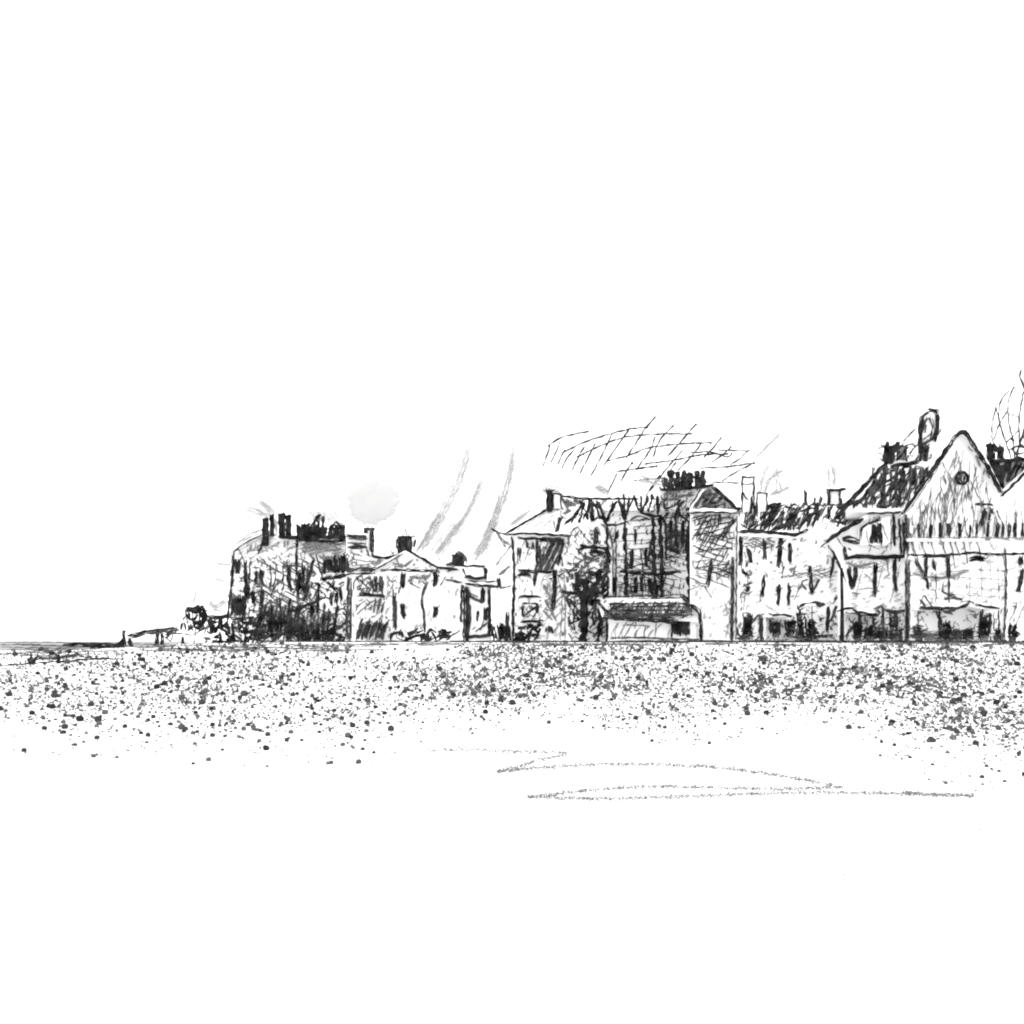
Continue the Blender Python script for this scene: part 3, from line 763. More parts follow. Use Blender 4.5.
# bare trees in front of the terrace
def bare(label, Yt, cx, trunk, limbs, mat='K', cat='tree', grp='bare trees before the terrace'):
    t = thing('bare_tree', label, cat, (P(cx, HY, Yt).x, Yt, TOP), grp)
    b = bmesh.new()
    for w, pts in parse(trunk): stroke(b, pts, w, Yt, .5, flat=1.0, ends=.8)
    obj('trunk', b, mat, t)
    b = bmesh.new()
    for w, pts in parse(limbs):
        dy = R.uniform(-.5, .5)
        stroke(b, pts, w, lambda x, y, d=dy: Yt+d*min(1, abs(y-pts[-1][1])/15), .4, flat=1.0)
    obj('branch', b, mat, t)
bare('bare tree forking over the round gable with fanned branches', 56.6, 600, "3: 608,643 608,600 607,560 607,524",
     "4: 606,524 602,512 596,500 | 4.4: 592,521 592,510 591,499 | 3: 584,502 582,512 579,523 | 2.6: 589,499 589,514 | 3.2: 606,522 611,512 617,501 | 3.4: 607,525 600,516 594,503 | 3: 579,500 586,512 588,520 | 2.4: 583,520 588,508 590,500 | 2: 607,526 616,525 625,523 | 2: 613,501 610,512 607,519 | 3: 584,499 580,508 | 2: 571,524 578,512 583,503")
bare('slim bare tree with three upright prongs left of the thicker forked one', 56.8, 625, "4.4: 626,600 626,560 625,543 625,520",
     "3.6: 625,520 624,506 624,494 | 3: 624,520 621,508 618,497 | 3: 626,520 628,508 629,496 | 2: 626,512 633,500 633,496 | 2.4: 624,515 622,504")
bare('thick bare forked tree with several trunks rising behind the pavilion roof', 57, 656, "4.4: 655,640 655,600 654,560 653,517 | 5: 661,612 662,575 661,545 660,517 | 3.6: 648,562 651,545 653,530",
     "3.4: 640,511 636,503 634,495 | 3.4: 642,511 641,503 641,496 | 3.4: 642,511 646,503 648,496 | 3.6: 640,511 648,515 662,516 | 3: 652,494 654,500 | 4.4: 658,515 658,505 657,496 | 2.4: 648,512 651,503 652,494 | 3: 664,509 664,502 667,497 | 2.4: 664,509 672,507 681,500 | 3: 666,560 666,540 665,522 660,516 | 2.4: 668,540 674,530 | 2: 662,520 668,512")
bare('stout straight dark bare trunk at the corner of the pedimented house', 55.4, 689, "6: 690,600 689.5,570 688,545 690,520 | 3: 688,560 692,572",
     "3.4: 677,548 676,530 675,512 | 3: 689,522 680,514 678,502 | 2.4: 688,516 694,506 700,498 | 2: 688,545 680,536 672,535 | 3: 684,500 678,508 676,516 | 2.4: 690,518 692,508")


# dark tree
Yt = 55.2
t = thing('dark_tree', 'thick black-trunked tree with scribbled crown before the round-gabled house', 'tree', (P(585, HY, Yt).x, Yt, TOP))
b = bmesh.new()
for w, pts in parse("9: 583,643 584,622 584,600 586,580 | 5: 598,642 600,622 601,606 | 6: 584,600 592,592 598,578 600,570 | 5: 583,600 577,588 577,572 | 4: 590,606 596,600 603,608"): stroke(b, pts, w, Yt, .6, flat=1.0, ends=.85)
obj('trunk', b, 'K', t)
b = bmesh.new()
for w, pts in parse("3: 566,570 574,571 577,569 | 3.5: 562,592 572,593 580,594 | 4: 587,572 596,573 603,571 | 5: 604,575 603,590 599,596 | 3: 570,600 575,606 577,600 | 3: 568,615 571,624 575,618 572,608 | 2.4: 566,598 570,607 | 2.4: 592,610 594,625 597,615"): stroke(b, pts, w, Yt-.4, .5)
loops(b, Yt-.2, 577, 572, 605, 600, 14, 2.6); loops(b, Yt, 568, 594, 602, 622, 9, 1.8)
obj('crown', b, 'K', t)
b = bmesh.new(); loops(b, Yt+.4, 566, 562, 608, 615, 22, 2.4); obj('back_crown', b, 'M', t)

# ================================================================== PAVILION
Y = 52.8
h = thing('beach_pavilion', 'long low open pavilion with a dark hatched lean-to roof and end posts', 'pavilion', P(652, HY, Y))
b = bmesh.new()
a0, a1 = P(602, 617, Y), P(700, 622, Y); e0, e1 = P(596, 600, Y+3), P(688, 597.5, Y+3)
e0.z = e1.z = (e0.z+e1.z)/2
vs = [b.verts.new(p) for p in (a0, a1, e1, e0)]; vt = [b.verts.new(v.co+Vector((0, 0, .06))) for v in vs]
b.faces.new(vs[::-1]); b.faces.new(vt)
for i in range(4): b.faces.new((vs[i], vs[(i+1) % 4], vt[(i+1) % 4], vt[i]))
rf = obj('roof', b, 'R', h)
m_ = (e0.z-a0.z)/3
def yfp(px, py): return max(Y-.3, min(Y+3, (a0.z-m_*Y-CZ)/((HY-py)/F-m_)-.62))
draw(rf, 'roof_edge', 'K', Y, "5.2: 604,616.5 625,618.5 650,620 678,621.5 | 2: 604,614 640,616 676,618", off=.2)
draw(rf, 'ridge_line', 'G', Y+3, "1.6: 592,601.5 625,600 660,598.5 688,597 | 1.4: 594,597 640,596 684,594.5", off=.25)
draw(rf, 'verge', 'K', yfp, "3.4: 597,600 603,608 610,613 | 2.4: 608,612 616,608 626,604 | 5.4: 682,595 690,603 699,612 | 3.4: 684,603 692,612", each=True)
def ex(b_, y_):
    hatch(b_, y_, 608, 601, 692, 617, 62, 3.2, 1.9, keep=1); hatch(b_, y_, 608, 603, 690, 617, 3, 3.4, 1.9, keep=1)
draw(rf, 'roof_hatching', 'G', yfp, "2: 610,604.5 640,603.5 688,603 | 1.8: 612,607 650,606.5 690,607 | 2: 611,610.5 650,610 692,611 | 1.8: 612,613.5 650,614 694,615 | 1.6: 614,604 611,612 | 1.6: 622,604 618,613 | 1.6: 630,604 626,613 | 1.6: 638,604 633,614 | 1.6: 646,604 641,614 | 1.6: 654,604 650,614 | 1.6: 662,604 657,615 | 1.6: 670,604 665,615", extra=ex)
draw(h, 'post', 'K', Y, "2.8: 607,619 607,630 607,642 | 4.2: 699,611 701,625 701,643 | 2: 672,622 672,638", each=True, off=.05)
b = bmesh.new(); prism(b, [(608, BASE), (608, 616), (696, 620), (696, BASE)], Y+.35, .2); w = obj('back_wall', b, 'W', h)
draw(w, 'wall_hatching', 'L', Y+.35, "1.6: 610,637 650,638 700,639 | 1.6: 622,625 650,626", extra=lambda b_, y_: (hatch(b_, y_, 611, 620, 662, 640, 60, 6, 1.5), hatch(b_, y_, 611, 620, 670, 640, 85, 8, 1.3)))
b = bmesh.new(); scrib(b, Y+.25, 672, 619, 690, 635, 6, 4.6); obj('door', b, 'K', h)
draw(h, 'sill', 'G', Y, "1.8: 610,638.5 640,637.5 670,639 702,640 | 1.4: 604,643 650,642 702,643", off=.1)

smudge(rf, 'roof_tone', 'M', yfp, 604, 601, 694, 616, 110, 1.6)

# ================================================================== PEDIMENT HOUSE
Y = 54.2
h = house('tall plain-walled house with a dark triangular pediment and clustered black chimneys', 713, Y)
b = bmesh.new(); prism(b, [(690, BASE), (690, 511), (738, 511), (738, BASE)], Y, 7, .3); obj('wall', b, 'W', h)
b = bmesh.new(); yf = hip(b, 687, 740, 512, 704, 714, 485.5, Y, 5, .25, .35); rf = obj('roof', b, 'r', h)
draw(rf, 'roof_edge', 'K', yf, "4: 713,486.5 720,493 729,501 738,510 | 3.4: 661,490 675,489 690,487.5 713,485.5 | 3: 690,508 686,511 | 2.4: 701,490 690,508")
draw(rf, 'roof_hatching', 'G', yf, "2: 705,490 696,504 | 2: 711,489 702,505 | 1.6: 716,493 705,508 | 3: 694,507 700,500", extra=lambda b_, y_: (hatch(b_, y_, 692, 487, 734, 510, 55, 4, 1.5, poly=[(691, 510), (704, 488), (714, 487), (736, 510)]), hatch(b_, y_, 692, 492, 734, 510, 15, 4, 1.2, poly=[(691, 510), (704, 488), (714, 487), (736, 510)])))
draw(h, 'eaves_board', 'W', Y, "2.4: 689,510.5 712,510 737,511 | 2: 690,509 697,499 704,489", off=.55)
draw(h, 'eaves_line', 'K', Y, "1.8: 690,513 715,512.5 738,513.5 | 3.6: 737,509 741,508", off=.5)
b = bmesh.new(); prism(b, [(660, 512), (660, 489), (706, 487), (706, 512)], Y+3.5, 1.4); ch = obj('chimney_stack', b, 'W', h)
for i, x in enumerate((671, 677.5, 684, 690.5, 697, 703)):
    b = bmesh.new(); stroke(b, [(x, 489), (x+R.uniform(-.5, .5), 480), (x, 471+R.uniform(-1, 3))], 6.6, Y+3.4, .4, flat=1.0, ends=.8); obj('chimney_pot', b, 'K', ch)
draw(ch, 'stack_shading', 'G', Y+3.4, "4: 664,488 664,479 | 4: 668,486 668,478 | 3: 660,489.5 680,489 706,486 | 3: 670,480 688,478 704,476", off=.15)
smudge(ch, 'stack_tone', 'G', Y+3.4, 660, 478, 706, 489, 40, 2.0, 88, 10)
smudge(ch, 'stack_tone', 'M', Y+3.4, 661, 490, 692, 511, 50, 1.4)
draw(ch, 'brickwork', 'M', Y+3.4, "4: 663,494 676,493 | 4: 676,497 694,494 | 3: 662,500 680,499", off=.15)
draw(h, 'window', 'K', Y, "4.2: 711,561 710,572 708,584", each=True)
draw(h, 'downpipe', 'G', Y, "3.8: 733,556 732.5,590 732,618 732,642 | 1.6: 737,516 736.5,560 736,640", each=True, off=.12)
def ex(b_, y_):
    hatch(b_, y_, 690, 514, 734, 570, 58, 5.5, 1.4, keep=1); hatch(b_, y_, 691, 530, 734, 588, -18, 5.5, 1.3, keep=1); hatch(b_, y_, 691, 514, 735, 540, 14, 4, 1.4, keep=1); hatch(b_, y_, 691, 545, 734, 575, 8, 7, 1.1)
    hatch(b_, y_, 693, 513, 736, 526, 75, 5, 1.3)
draw(h, 'wall_hatching', 'G', Y, "2: 720,514 718,528 | 2.4: 736,518 728,530 722,540 | 1.4: 704,520 696,540 | 1.4: 712,524 700,545 | 1.2: 690,578 704,584 710,585 | 1.2: 704,586 712,598 | 1: 690,590 700,586", extra=ex)
fill(h, 'wall_pencil_shade', 'w', Y, [(714, 569), (724, 566), (733, 567), (733, 577), (716, 577)], .02)
fill(h, 'wall_pencil_shade', 'p', Y, [(692, 513), (736, 513), (735, 524), (700, 528)], .02)

smudge(h, 'pencil_tone', 'L', Y, 692, 514, 734, 580, 50, 1.6)
smudge(rf, 'roof_tone', 'G', yf, 698, 492, 726, 510, 26, 1.8)

smudge(h, 'rubbed_tone', 'S', Y, 692, 560, 732, 638, 46, 2.0)
smudge(h, 'rubbed_edge', 'L', Y, 724, 520, 736, 640, 24, 1.4, 85, 10)
# ================================================================== LONG WHITE HOUSE (shops below)
Y = 50
h = house('long white house with slit windows, a straight black eave and a ragged dark roof', 790, Y)
b = bmesh.new(); prism(b, [(738, BASE), (738, 532), (843, 532), (843, BASE)], Y, 7.5, .36); obj('wall', b, 'W', h)
b = bmesh.new(); yf = hip(b, 736, 846, 533, 755, 862, 502, Y, 7.5, .36, .35); rf = obj('roof', b, 'R', h)
draw(h, 'eaves_board', 'K', Y, "3.2: 739,531.5 756,531.5 778,533 796,534.5 808,529", off=.5)
draw(h, 'eaves_soffit', 'W', Y, "2.6: 740,535 770,535.5 800,537", off=.45)
draw(rf, 'roof_shading', 'K', yf, "7: 779,503 773,514 764,527 | 3.4: 791,512 790,529 | 3: 800,508 795,518 793,530 | 3: 757,505 754,516 753,526 | 3.6: 798,530 806,519 818,511 | 4: 812,526 818,514 824,508 | 5: 838,506 850,513 | 5: 844,503 845,518 | 3: 784,506 796,510 | 3: 800,512 812,508 820,511 | 4.4: 829,506 829,519 | 3: 766,510 764,526 | 6: 776,506 770,520")
draw(rf, 'slate_hatching', 'G', yf, "2: 745,528 752,515 | 2: 740,524 748,528 | 3: 830,520 846,524 | 3.4: 783,512 781,528 | 3: 806,528 812,518 | 2: 786,524 790,514", extra=lambda b_, y_: (hatch(b_, y_, 742, 505, 800, 531, 60, 5, 2.0), hatch(b_, y_, 800, 504, 850, 524, 55, 4.5, 2.4)))
draw(rf, 'ridge_tiles', 'G', Y+3.0, "3.4: 805,490 805.5,499 806,508 | 3: 815,497 814,508 | 3: 821,497 819,509 | 3.4: 828,490 829,502 829,512 | 3.6: 840,497 842,506 | 3: 792,504 800,508 | 4: 812,507 835,506 850,508", off=.1)
chimney(rf, 742, 754, 477, 512, Y+2, 'W', 0, line='K', lw=2.0)
chimney(rf, 757, 767, 493, 516, Y+2, 'W', 0, line='G', lw=2.0)
chimney(rf, 829, 840, 490, 512, Y+3.2, 'W', 0, line='G', lw=2.4)
draw(rf, 'chimney_band', 'K', Y+2, "1.6: 742,484 754,484 | 2.6: 752,496 751,512 750,526 | 2: 742,492 748,500", off=.15)
draw(rf, 'cowl', 'K', Y+3.2, "3.2: 827,491 836,490 847,489", off=.2)
draw(h, 'window', 'K', Y, "3.8: 764,539 764.5,548 765,559 | 4.4: 781,537 780,552 778,567 | 3.8: 790,542 790,553 790,563 | 4: 764,576 763.5,586 762,597 | 3.6: 779,585 779,595 778,606 | 3.4: 789,583 789,594 788,605 | 4.2: 810,567 811,580 812,594 | 3: 834,556 832,566 831,576 | 4.6: 740.5,536 741,550 740.5,566 | 4.4: 748,548 750,556 751,562 | 7: 746,588 750,590", each=True)
draw(h, 'window_frame', 'G', Y, "2.6: 813,592 817,583 820,578 | 2: 743,586 752,583 | 2.6: 742,572 750,575 | 2: 786,540 776,548 | 1.5: 784,566 782,578 | 2: 806,590 802,582 808,580 | 1.2: 803,580 794,600 | 1.6: 741,592 748,594 753,590 | 2: 742,568 746,576", extra=lambda b_, y_: hatch(b_, y_, 768, 537, 790, 560, 80, 9, 1.0))
fill(h, 'wall_pencil_shade', 'w', Y, [(779, 577), (790, 572), (800, 571), (806, 568), (832, 566), (836, 577), (822, 580), (812, 578), (800, 578), (784, 581)], .02)
fill(h, 'wall_pencil_shade', 'w', Y, [(741, 537), (762, 537), (778, 539), (776, 547), (758, 550), (744, 548)], .02)
fill(h, 'wall_pencil_shade', 'p', Y, [(760, 599), (768, 603), (782, 614), (774, 615), (764, 608)], .02)
smudge(rf, 'roof_tone', 'M', yf, 742, 503, 855, 528, 110, 1.5, 62, 14)
smudge(rf, 'dark_roof_tone', 'K', yf, 745, 504, 800, 530, 26, 2.4, 58, 22)
smudge(rf, 'dark_roof_tone', 'K', yf, 800, 503, 852, 520, 22, 2.6, 66, 14)
smudge(h, 'wall_tone', 'L', Y, 741, 537, 838, 605, 40, 1.8)

# shopfront and terrace in front of it
b = bmesh.new(); prism(b, [(768, 617), (768, 614.5), (792, 614.5), (792, 617)], Y-1.2, 1.1); o = obj('shop_awning', b, 'W', h)
draw(o, 'awning_edge', 'K', Y-1.2, "2.6: 771,615.5 780,614.5 791,616", off=.06)
draw(h, 'shopfront', 'G', Y, "4.6: 761,617 761,628 762,641 | 3: 752,622 760,615 772,617 | 3.2: 770,620 771,634 | 3: 785,619 786,632 | 4: 792,620 790,630 ", each=True, off=.1)
draw(h, 'porch_post', 'W', Y, "2.8: 765,614 765,628 765,642", off=.25)
draw(h, 'ground_line', 'G', Y, "2: 742,641 770,641.5 800,643 | 3: 792,637 812,637 832,635.5 | 3: 800,640 812,640", off=.3)

smudge(h, 'ground_floor_tone', 'M', Y, 740, 612, 838, 642, 90, 1.2, off=.1)
smudge(h, 'dark_ground_floor_tone', 'G', Y, 742, 616, 836, 642, 22, 1.3, off=.12)

smudge(h, 'rubbed_tone', 'S', Y, 741, 538, 838, 612, 90, 2.0, 20)
smudge(h, 'wall_edge_tone', 'M', Y, 739.5, 536, 752, 610, 34, 1.4, 80, 8)
def planter(label, x, top, base, Y, w, name='potted_shrub', mat='K'):
    """dark upright shrub in a tub"""
    t = thing(name, label, 'shrub', P(x, base, Y), 'dark shrubs along the house fronts')
    b = bmesh.new(); c = P(x, base, Y); r = w*.5*Y/F
    tube(b, [c, c+Vector((0, 0, .28))], [r*.6, r*.8], 1.0, 10); obj('tub', b, 'M', t)
    b = bmesh.new()
    scrib(b, Y, x-w/2, top+1, x+w/2, base-3, max(2, int(w/2.2)), 2.6, R.uniform(-.15, .15))
    loops(b, Y, x-w/2, top+2, x+w/2, base-4, max(3, int(w*.9)), 1.6); obj('foliage', b, mat, t)
    b = bmesh.new(); loops(b, Y+.3, x-w/2-1, top, x+w/2+1, base-2, 4, 1.8); obj('back_foliage', b, 'M', t)
    return t
Y = 48.8
planter('dark bushy shrub just right of the long grey downpipe', 747, 614, 640, Y, 9)
planter('dark shrub standing right below the short black awning', 776.5, 619, 638, Y, 8)
planter('slim dark shrub at the right end of the short black awning', 790.5, 619, 638, Y, 7)
planter('dark shrub under the left half of the oval parasol', 800.5, 611, 640, Y, 6)
planter('broad dark shrub right of the parasol pole', 811, 618, 640, Y, 10)
draw_t = thing('parasol', 'wide oval parasol with a thin dark rim before the long white house', 'parasol', P(812, 641, 48))
b = bmesh.new(); c = P(812, 606, 48); rx = 14*48/F
top = b.verts.new(c+Vector((0, 0, .35))); ring = [b.verts.new(c+Vector((rx*math.cos(a), rx*.8*math.sin(a), -.02*(i % 2)))) for i, a in enumerate([2*math.pi*j/16 for j in range(16)])]
for i in range(16): b.faces.new((ring[i], ring[(i+1) % 16], top))
b.faces.new(ring[::-1]); obj('canopy', b, 'W', draw_t)
draw(draw_t, 'rim', 'K', 48, "2.4: 798,608 803,604.5 812,602.5 818,602.5 | 2.4: 797,607 800,610 804,607 | 3: 815,603 820,606 825,604.5 818,602.5", off=.7)
b = bmesh.new(); tube(b, [P(812, 642, 48), P(812, 606, 48)], [.03, .03], 1.0, 8); obj('pole', b, 'G', draw_t)
fill(draw_t, 'fabric_flap', 'p', 48, [(803, 607), (811, 604), (811, 616), (805, 616)], .1)
t = thing('forked_post', 'black forked post standing between the parasol and the porch pole', 'post', P(828, 641, 48.2))
draw(t, 'post', 'K', 48.2, "4: 828,607 828,618 827,632", off=0)
draw(t, 'fork', 'G', 48.2, "3.4: 837,605 834,612 830,622 | 2: 834,600 837,595 | 2: 838,596 833,604", off=0)
t = thing('garden_chair', 'small dark chair shape in a curve at the left of the terrace', 'chair', P(742, 641, 48.5))
draw(t, 'seat', 'G', 48.5, "3: 737,628 738,634 742,637 748,636 753,631", off=0)
draw(t, 'leg', 'M', 48.5, "2: 740,637 739,643 | 2: 749,635 750,642", each=True, off=0)
draw(t, 'back', 'M', 48.5, "3: 741,622 738,630 | 2: 745,622 741,632", off=0)

# ================================================================== LEAN-TO HOUSE
Y = 47.8
h = house('white house with a sloping left lean-to roof, dormer windows and dark cross-hatched roof', 873, Y)
b = bmesh.new(); prism(b, [(838, BASE), (838, 557), (829, 542), (846, 528), (866, 517), (868, 512), (906, 512), (906, BASE)], Y, 7, .42); obj('wall', b, 'W', h)
b = bmesh.new(); prism(b, [(824, 543.5), (846, 525.5), (867, 514.5), (868, 518), (847, 530), (829, 544)], Y-.4, 5, .42); lr = obj('lean_to_roof', b, 'R', h)
draw(lr, 'roof_edge', 'K', Y-.4, "4.4: 827,541.5 836,535 846,528 863,519 | 1.4: 820,548 828,541", off=.08)
b = bmesh.new(); yf = hip(b, 843, 909, 512, 888, 935, 458, Y, 7, .42, .35); rf = obj('roof', b, 'R', h)
draw(rf, 'roof_edge', 'K', yf, "4.6: 844,507 856,495 870,480 884,465 889,460 | 3: 886,461 892,457")
draw(rf, 'ridge', 'K', yf, "4.4: 890,467 898,465 908,464 920,461")
draw(h, 'eaves_board', 'G', Y, "2.8: 866,513.5 884,513 902,512", off=.5)
draw(h, 'eaves_trim', 'W', Y, "2.2: 862,511 885,510.5 901,510", off=.5)
def ex(b_, y_):
    pol = [(848, 509), (884, 466), (920, 463), (940, 463), (902, 510)]
    hatch(b_, y_, 846, 464, 940, 509, 60, 4.5, 2.2, poly=pol); hatch(b_, y_, 846, 464, 940, 509, 88, 6, 2.6, poly=pol, keep=.8); hatch(b_, y_, 846, 464, 940, 509, 30, 7, 2.0, poly=pol)
draw(rf, 'roof_hatching', 'G', yf, "3: 860,502 872,488 880,484 | 3: 868,505 880,495 | 2: 850,506 858,500 865,508", extra=ex)
draw(rf, 'roof_shading', 'K', yf, "5: 885,469 883,488 882,506 | 4.4: 901,484 900,496 898,507 | 4.6: 915,468 914,478 913,485 | 3.4: 878,505 888,494 900,481 | 3: 876,506 886,507 893,502 | 3: 888,503 896,496 | 3.4: 856,505 866,494 875,480 | 3: 905,470 903,485")
ch = chimney(rf, 885, 893, 446, 463, Y+2.6, 'D', 2, line='K', lw=2.6)
ch2 = chimney(rf, 897, 906, 446, 462, Y+3.0, 'r', 2, line='G', lw=2)
draw(ch, 'chimney_shading', 'K', Y+2.6, "5: 888,442 886,452 884,463 | 5: 899,441 895,449 891,457 | 3: 908,447 903,453 898,459 | 3: 893,452 904,444", off=.15)
draw(ch2, 'chimney_shading', 'M', Y+2.6, "3: 905,446 912,444 917,448 | 3: 902,458 910,457 | 2.4: 903,442 916,428", off=.1)
ch = chimney(rf, 920, 937, 413, 465, Y+3, 'W', 0, D=1.1, line=None)
draw(ch, 'chimney_edge', 'K', Y+3, "5.4: 922,416 920.5,428 920,440 920,452 921,462 | 5.4: 928,410 933,410.5 939,412 | 4.6: 937,413 937.5,424 936,434 934,441 | 2.4: 922,417 927,413 | 5: 928,446 926,455 925,463 | 3: 920,447 927,442 934,438", off=.1)
draw(ch, 'flue_arch', 'G', Y+3, "2: 925,428 926,421 929,418.5 932,425 931,436 929,442 | 2: 923,440 930,434 | 2: 941,428 940,433 936,437", off=.15)
smudge(ch, 'brick_tone', 'G', Y+3, 920, 444, 931, 463, 16, 1.8, 80, 12, off=.12)
smudge(ch, 'brick_tone', 'M', Y+3, 922, 415, 936, 444, 14, 1.4, 80, 12, off=.08)
fill(h, 'smoke_stain', 'w', Y+2.5, [(876, 448), (882, 440), (886, 444), (884, 462), (878, 466), (875, 458)], 0, .3)  # grey wash patch beside the chimneys, drawn as pencil hatching
smudge(rf, 'ridge_tone', 'G', Y+2.7, 884, 444, 918, 462, 26, 1.8, 60, 10)

# dormer
b = bmesh.new(); prism(b, [(861, 545), (861, 528), (866, 524), (880, 519), (890, 517), (890, 545)], Y-.5, .45); o = obj('dormer', b, 'W', h)
draw(o, 'dormer_edge', 'K', Y-.5, "3: 861,540 861,530 865,525.5 873,522 880,519", off=.06)
draw(o, 'dormer_window', 'K', Y-.5, "4.4: 874,524 873,534 871,544 | 4.4: 879,523 880,534 881,544 | 4: 876,526 876,543", each=True, off=.06)
draw(o, 'dormer_hatching', 'M', Y-.5, "1.2: 882,525 888,540 | 1.2: 866,530 869,545 | 1.2: 884,548 900,536 | 1.2: 868,545 880,549", off=.06)
draw(h, 'window_canopy', 'K', Y, "2.4: 841,538.5 852,537.5 862,543 850,542 842,539.5 | 1.4: 847,540 858,541", off=.3)
draw(h, 'storey_band', 'K', Y, "4: 845,548 845,553 846,559 | 4.4: 846,558 862,556.5 880,557.5 905,556 | 2: 848,548 852,550", off=.15)
draw(h, 'window', 'K', Y, "5: 848.5,567 850,577 853,589 | 5: 855,567 856,573 853,586 | 4.8: 875.5,564 875,576 874.5,596 | 4.8: 895,559 894.5,574 896,591 | 3.2: 894,515 894,530 895,546 | 2.8: 899,518 900,535 901,554", each=True)
draw(h, 'corner_board', 'K', Y, "3.4: 904,512 904,535 905,557 | 2: 906,540 910,553 913,564 | 2: 900,556 899,562", each=True, off=.18)
b = bmesh.new(); p0 = P(842, 643, Y-1.4); p1 = P(841.5, 568, Y-1.4); tube(b, [p0, p0.lerp(p1, .5)+Vector((.02, 0, 0)), p1], [.12, .09, .08], 1.0, 8); o = obj('porch_pole', b, 'K', h)
draw(o, 'pole_brace', 'K', Y-1.4, "2: 828,545 833,553 838,561 841,568 846,582 | 2.8: 834.5,556 833,566 830,577 | 6: 841,634 842,640 | 3: 845,637 850,630 856,623 | 2: 836,557 842,575 | 1.2: 837,538 843,546", each=True, off=.05)
draw(h, 'wall_hatching', 'L', Y, "2.4: 846,563 860,566 874,562 | 3: 852,592 860,594 | 2: 884,578 890,574 | 1.4: 858,590 868,588 880,591 | 1.4: 886,556 889,575 | 2: 864,574 870,578", extra=lambda b_, y_: (hatch(b_, y_, 848, 558, 904, 604, 75, 13, .9), hatch(b_, y_, 862, 520, 904, 552, -55, 8, 1.0), hatch(b_, y_, 884, 517, 906, 556, 82, 5, 1.2)))
fill(h, 'wall_pencil_shade', 'p', Y, [(848, 561), (872, 561), (890, 563), (888, 568), (862, 570), (850, 567)], .02)
fill(h, 'wall_pencil_shade', 'p', Y, [(850, 592), (861, 593), (861, 598), (851, 597)], .02)
# ground floor of lean-to house
b = bmesh.new(); prism(b, [(846, 613), (846, 609), (880, 614.5), (880, 617.5)], Y-.7, .65); o = obj('veranda_roof', b, 'W', h)
draw(o, 'veranda_edge', 'K', Y-.7, "2.4: 838,611 846,608.5 852,608 857,611.5 868,613.5 880,615 | 1.6: 845,612 862,615 878,616", off=.08)
draw(h, 'veranda_post', 'G', Y-1.2, "4: 860,613 859.5,626 858,639 | 3.2: 873,616 874,626 876,634 | 3.6: 883,607 883,622 883,639 | 1.6: 865,617 868,627", each=True, off=0)
b = bmesh.new(); prism(b, [(888, 628), (888, 609), (898, 609), (898, 628)], Y-.08, .06); o = obj('shop_window', b, 'W', h)
smudge(o, 'glass_tone', 'G', Y-.08, 889, 610, 898, 627, 30, 1.5)
draw(o, 'window_frame', 'G', Y-.08, "3.4: 886,610.5 898,611.5 908,610 | 3: 896,612 896,627 | 2: 890,612 890,628 | 2: 875,609 882,606 | 2.4: 876,609 880,613", off=.06)
b = bmesh.new(); hatch(b, Y-.1, 848, 622, 905, 640, 10, 5, 1.6); scrib(b, Y-.1, 884, 626, 903, 638, 7, 1.6); obj('ground_floor_hatching', b, 'G', h)
smudge(h, 'ground_floor_tone', 'M', Y, 846, 612, 905, 642, 80, 1.2, off=.1)
smudge(rf, 'roof_tone', 'M', yf, 872, 466, 934, 508, 90, 1.5, 70, 16)
smudge(rf, 'dark_roof_tone', 'K', yf, 875, 466, 930, 506, 20, 2.4, 60, 24)

smudge(h, 'rubbed_tone', 'S', Y, 848, 560, 904, 610, 50, 2.0, 15)
smudge(h, 'upper_tone', 'L', Y, 866, 516, 904, 554, 36, 1.3, 70, 9)
Y = 46.6
planter('dark shrub below the left end of the veranda roof', 857, 621, 641, Y, 9)
planter('wide black shrub in the middle of the veranda', 870, 625, 641, Y, 13)
planter('small dark shrub against the white veranda post', 882, 630, 641, Y, 7)
planter('low dark shrub left of the grey corner downpipe', 895, 632, 641, Y, 12, mat='G')

# ================================================================== BIG GABLE HOUSE
Y = 45.3
h = house('large white house with two steep gables, a round attic window and a balcony rail', 962, Y)
b = bmesh.new(); prism(b, [(905, BASE), (905, 514), (955, 441), (961, 434), (967, 438), (985, 463), (1002, 497), (1024, 476), (1046, 448), (1052, 446), (1060, 452), (1098, 510), (1098, BASE)], Y, 8, .5); obj('wall', b, 'W', h)
b = bmesh.new()
for q in ([(901, 516), (955, 440), (955, 437.5), (901, 513)], [(955, 440), (961, 433), (961, 431), (955, 437.5)], [(961, 433), (968, 438), (969, 434), (961, 429.5)], [(968, 438), (986, 464), (988, 461), (969, 434)], [(986, 464), (1002, 496), (1003, 491), (988, 461)],
          [(1002, 496), (1024, 475), (1023, 471), (1002, 490)], [(1024, 475), (1050, 445), (1050, 441), (1023, 471)], [(1050, 445), (1101, 512), (1103, 508), (1050, 441)]):
    prism(b, q, Y-.4, 8.6, .5)
rf = obj('roof', b, 'R', h)
draw(rf, 'bargeboard', 'K', Y-.4, "3.4: 902,514 915,496 930,475 940,460 | 5.4: 930,474 941,458 952,442 | 5: 951,443 957,435 962,432 967,434.5 975,447 985,463 | 4.4: 984,461 993,477 1001,493 | 3.2: 1001,497 1012,486 1024,474 1050,443 | 4: 1050,442 1075,475 1101,510 | 1.2: 908,512 925,487 941,463", off=.1)
b = bmesh.new()
c = P(962, 478, Y-.08); r = 6*Y/F
pts = [c+Vector((r*math.cos(a), 0, r*math.sin(a))) for a in [2*math.pi*i/24 for i in range(25)]]
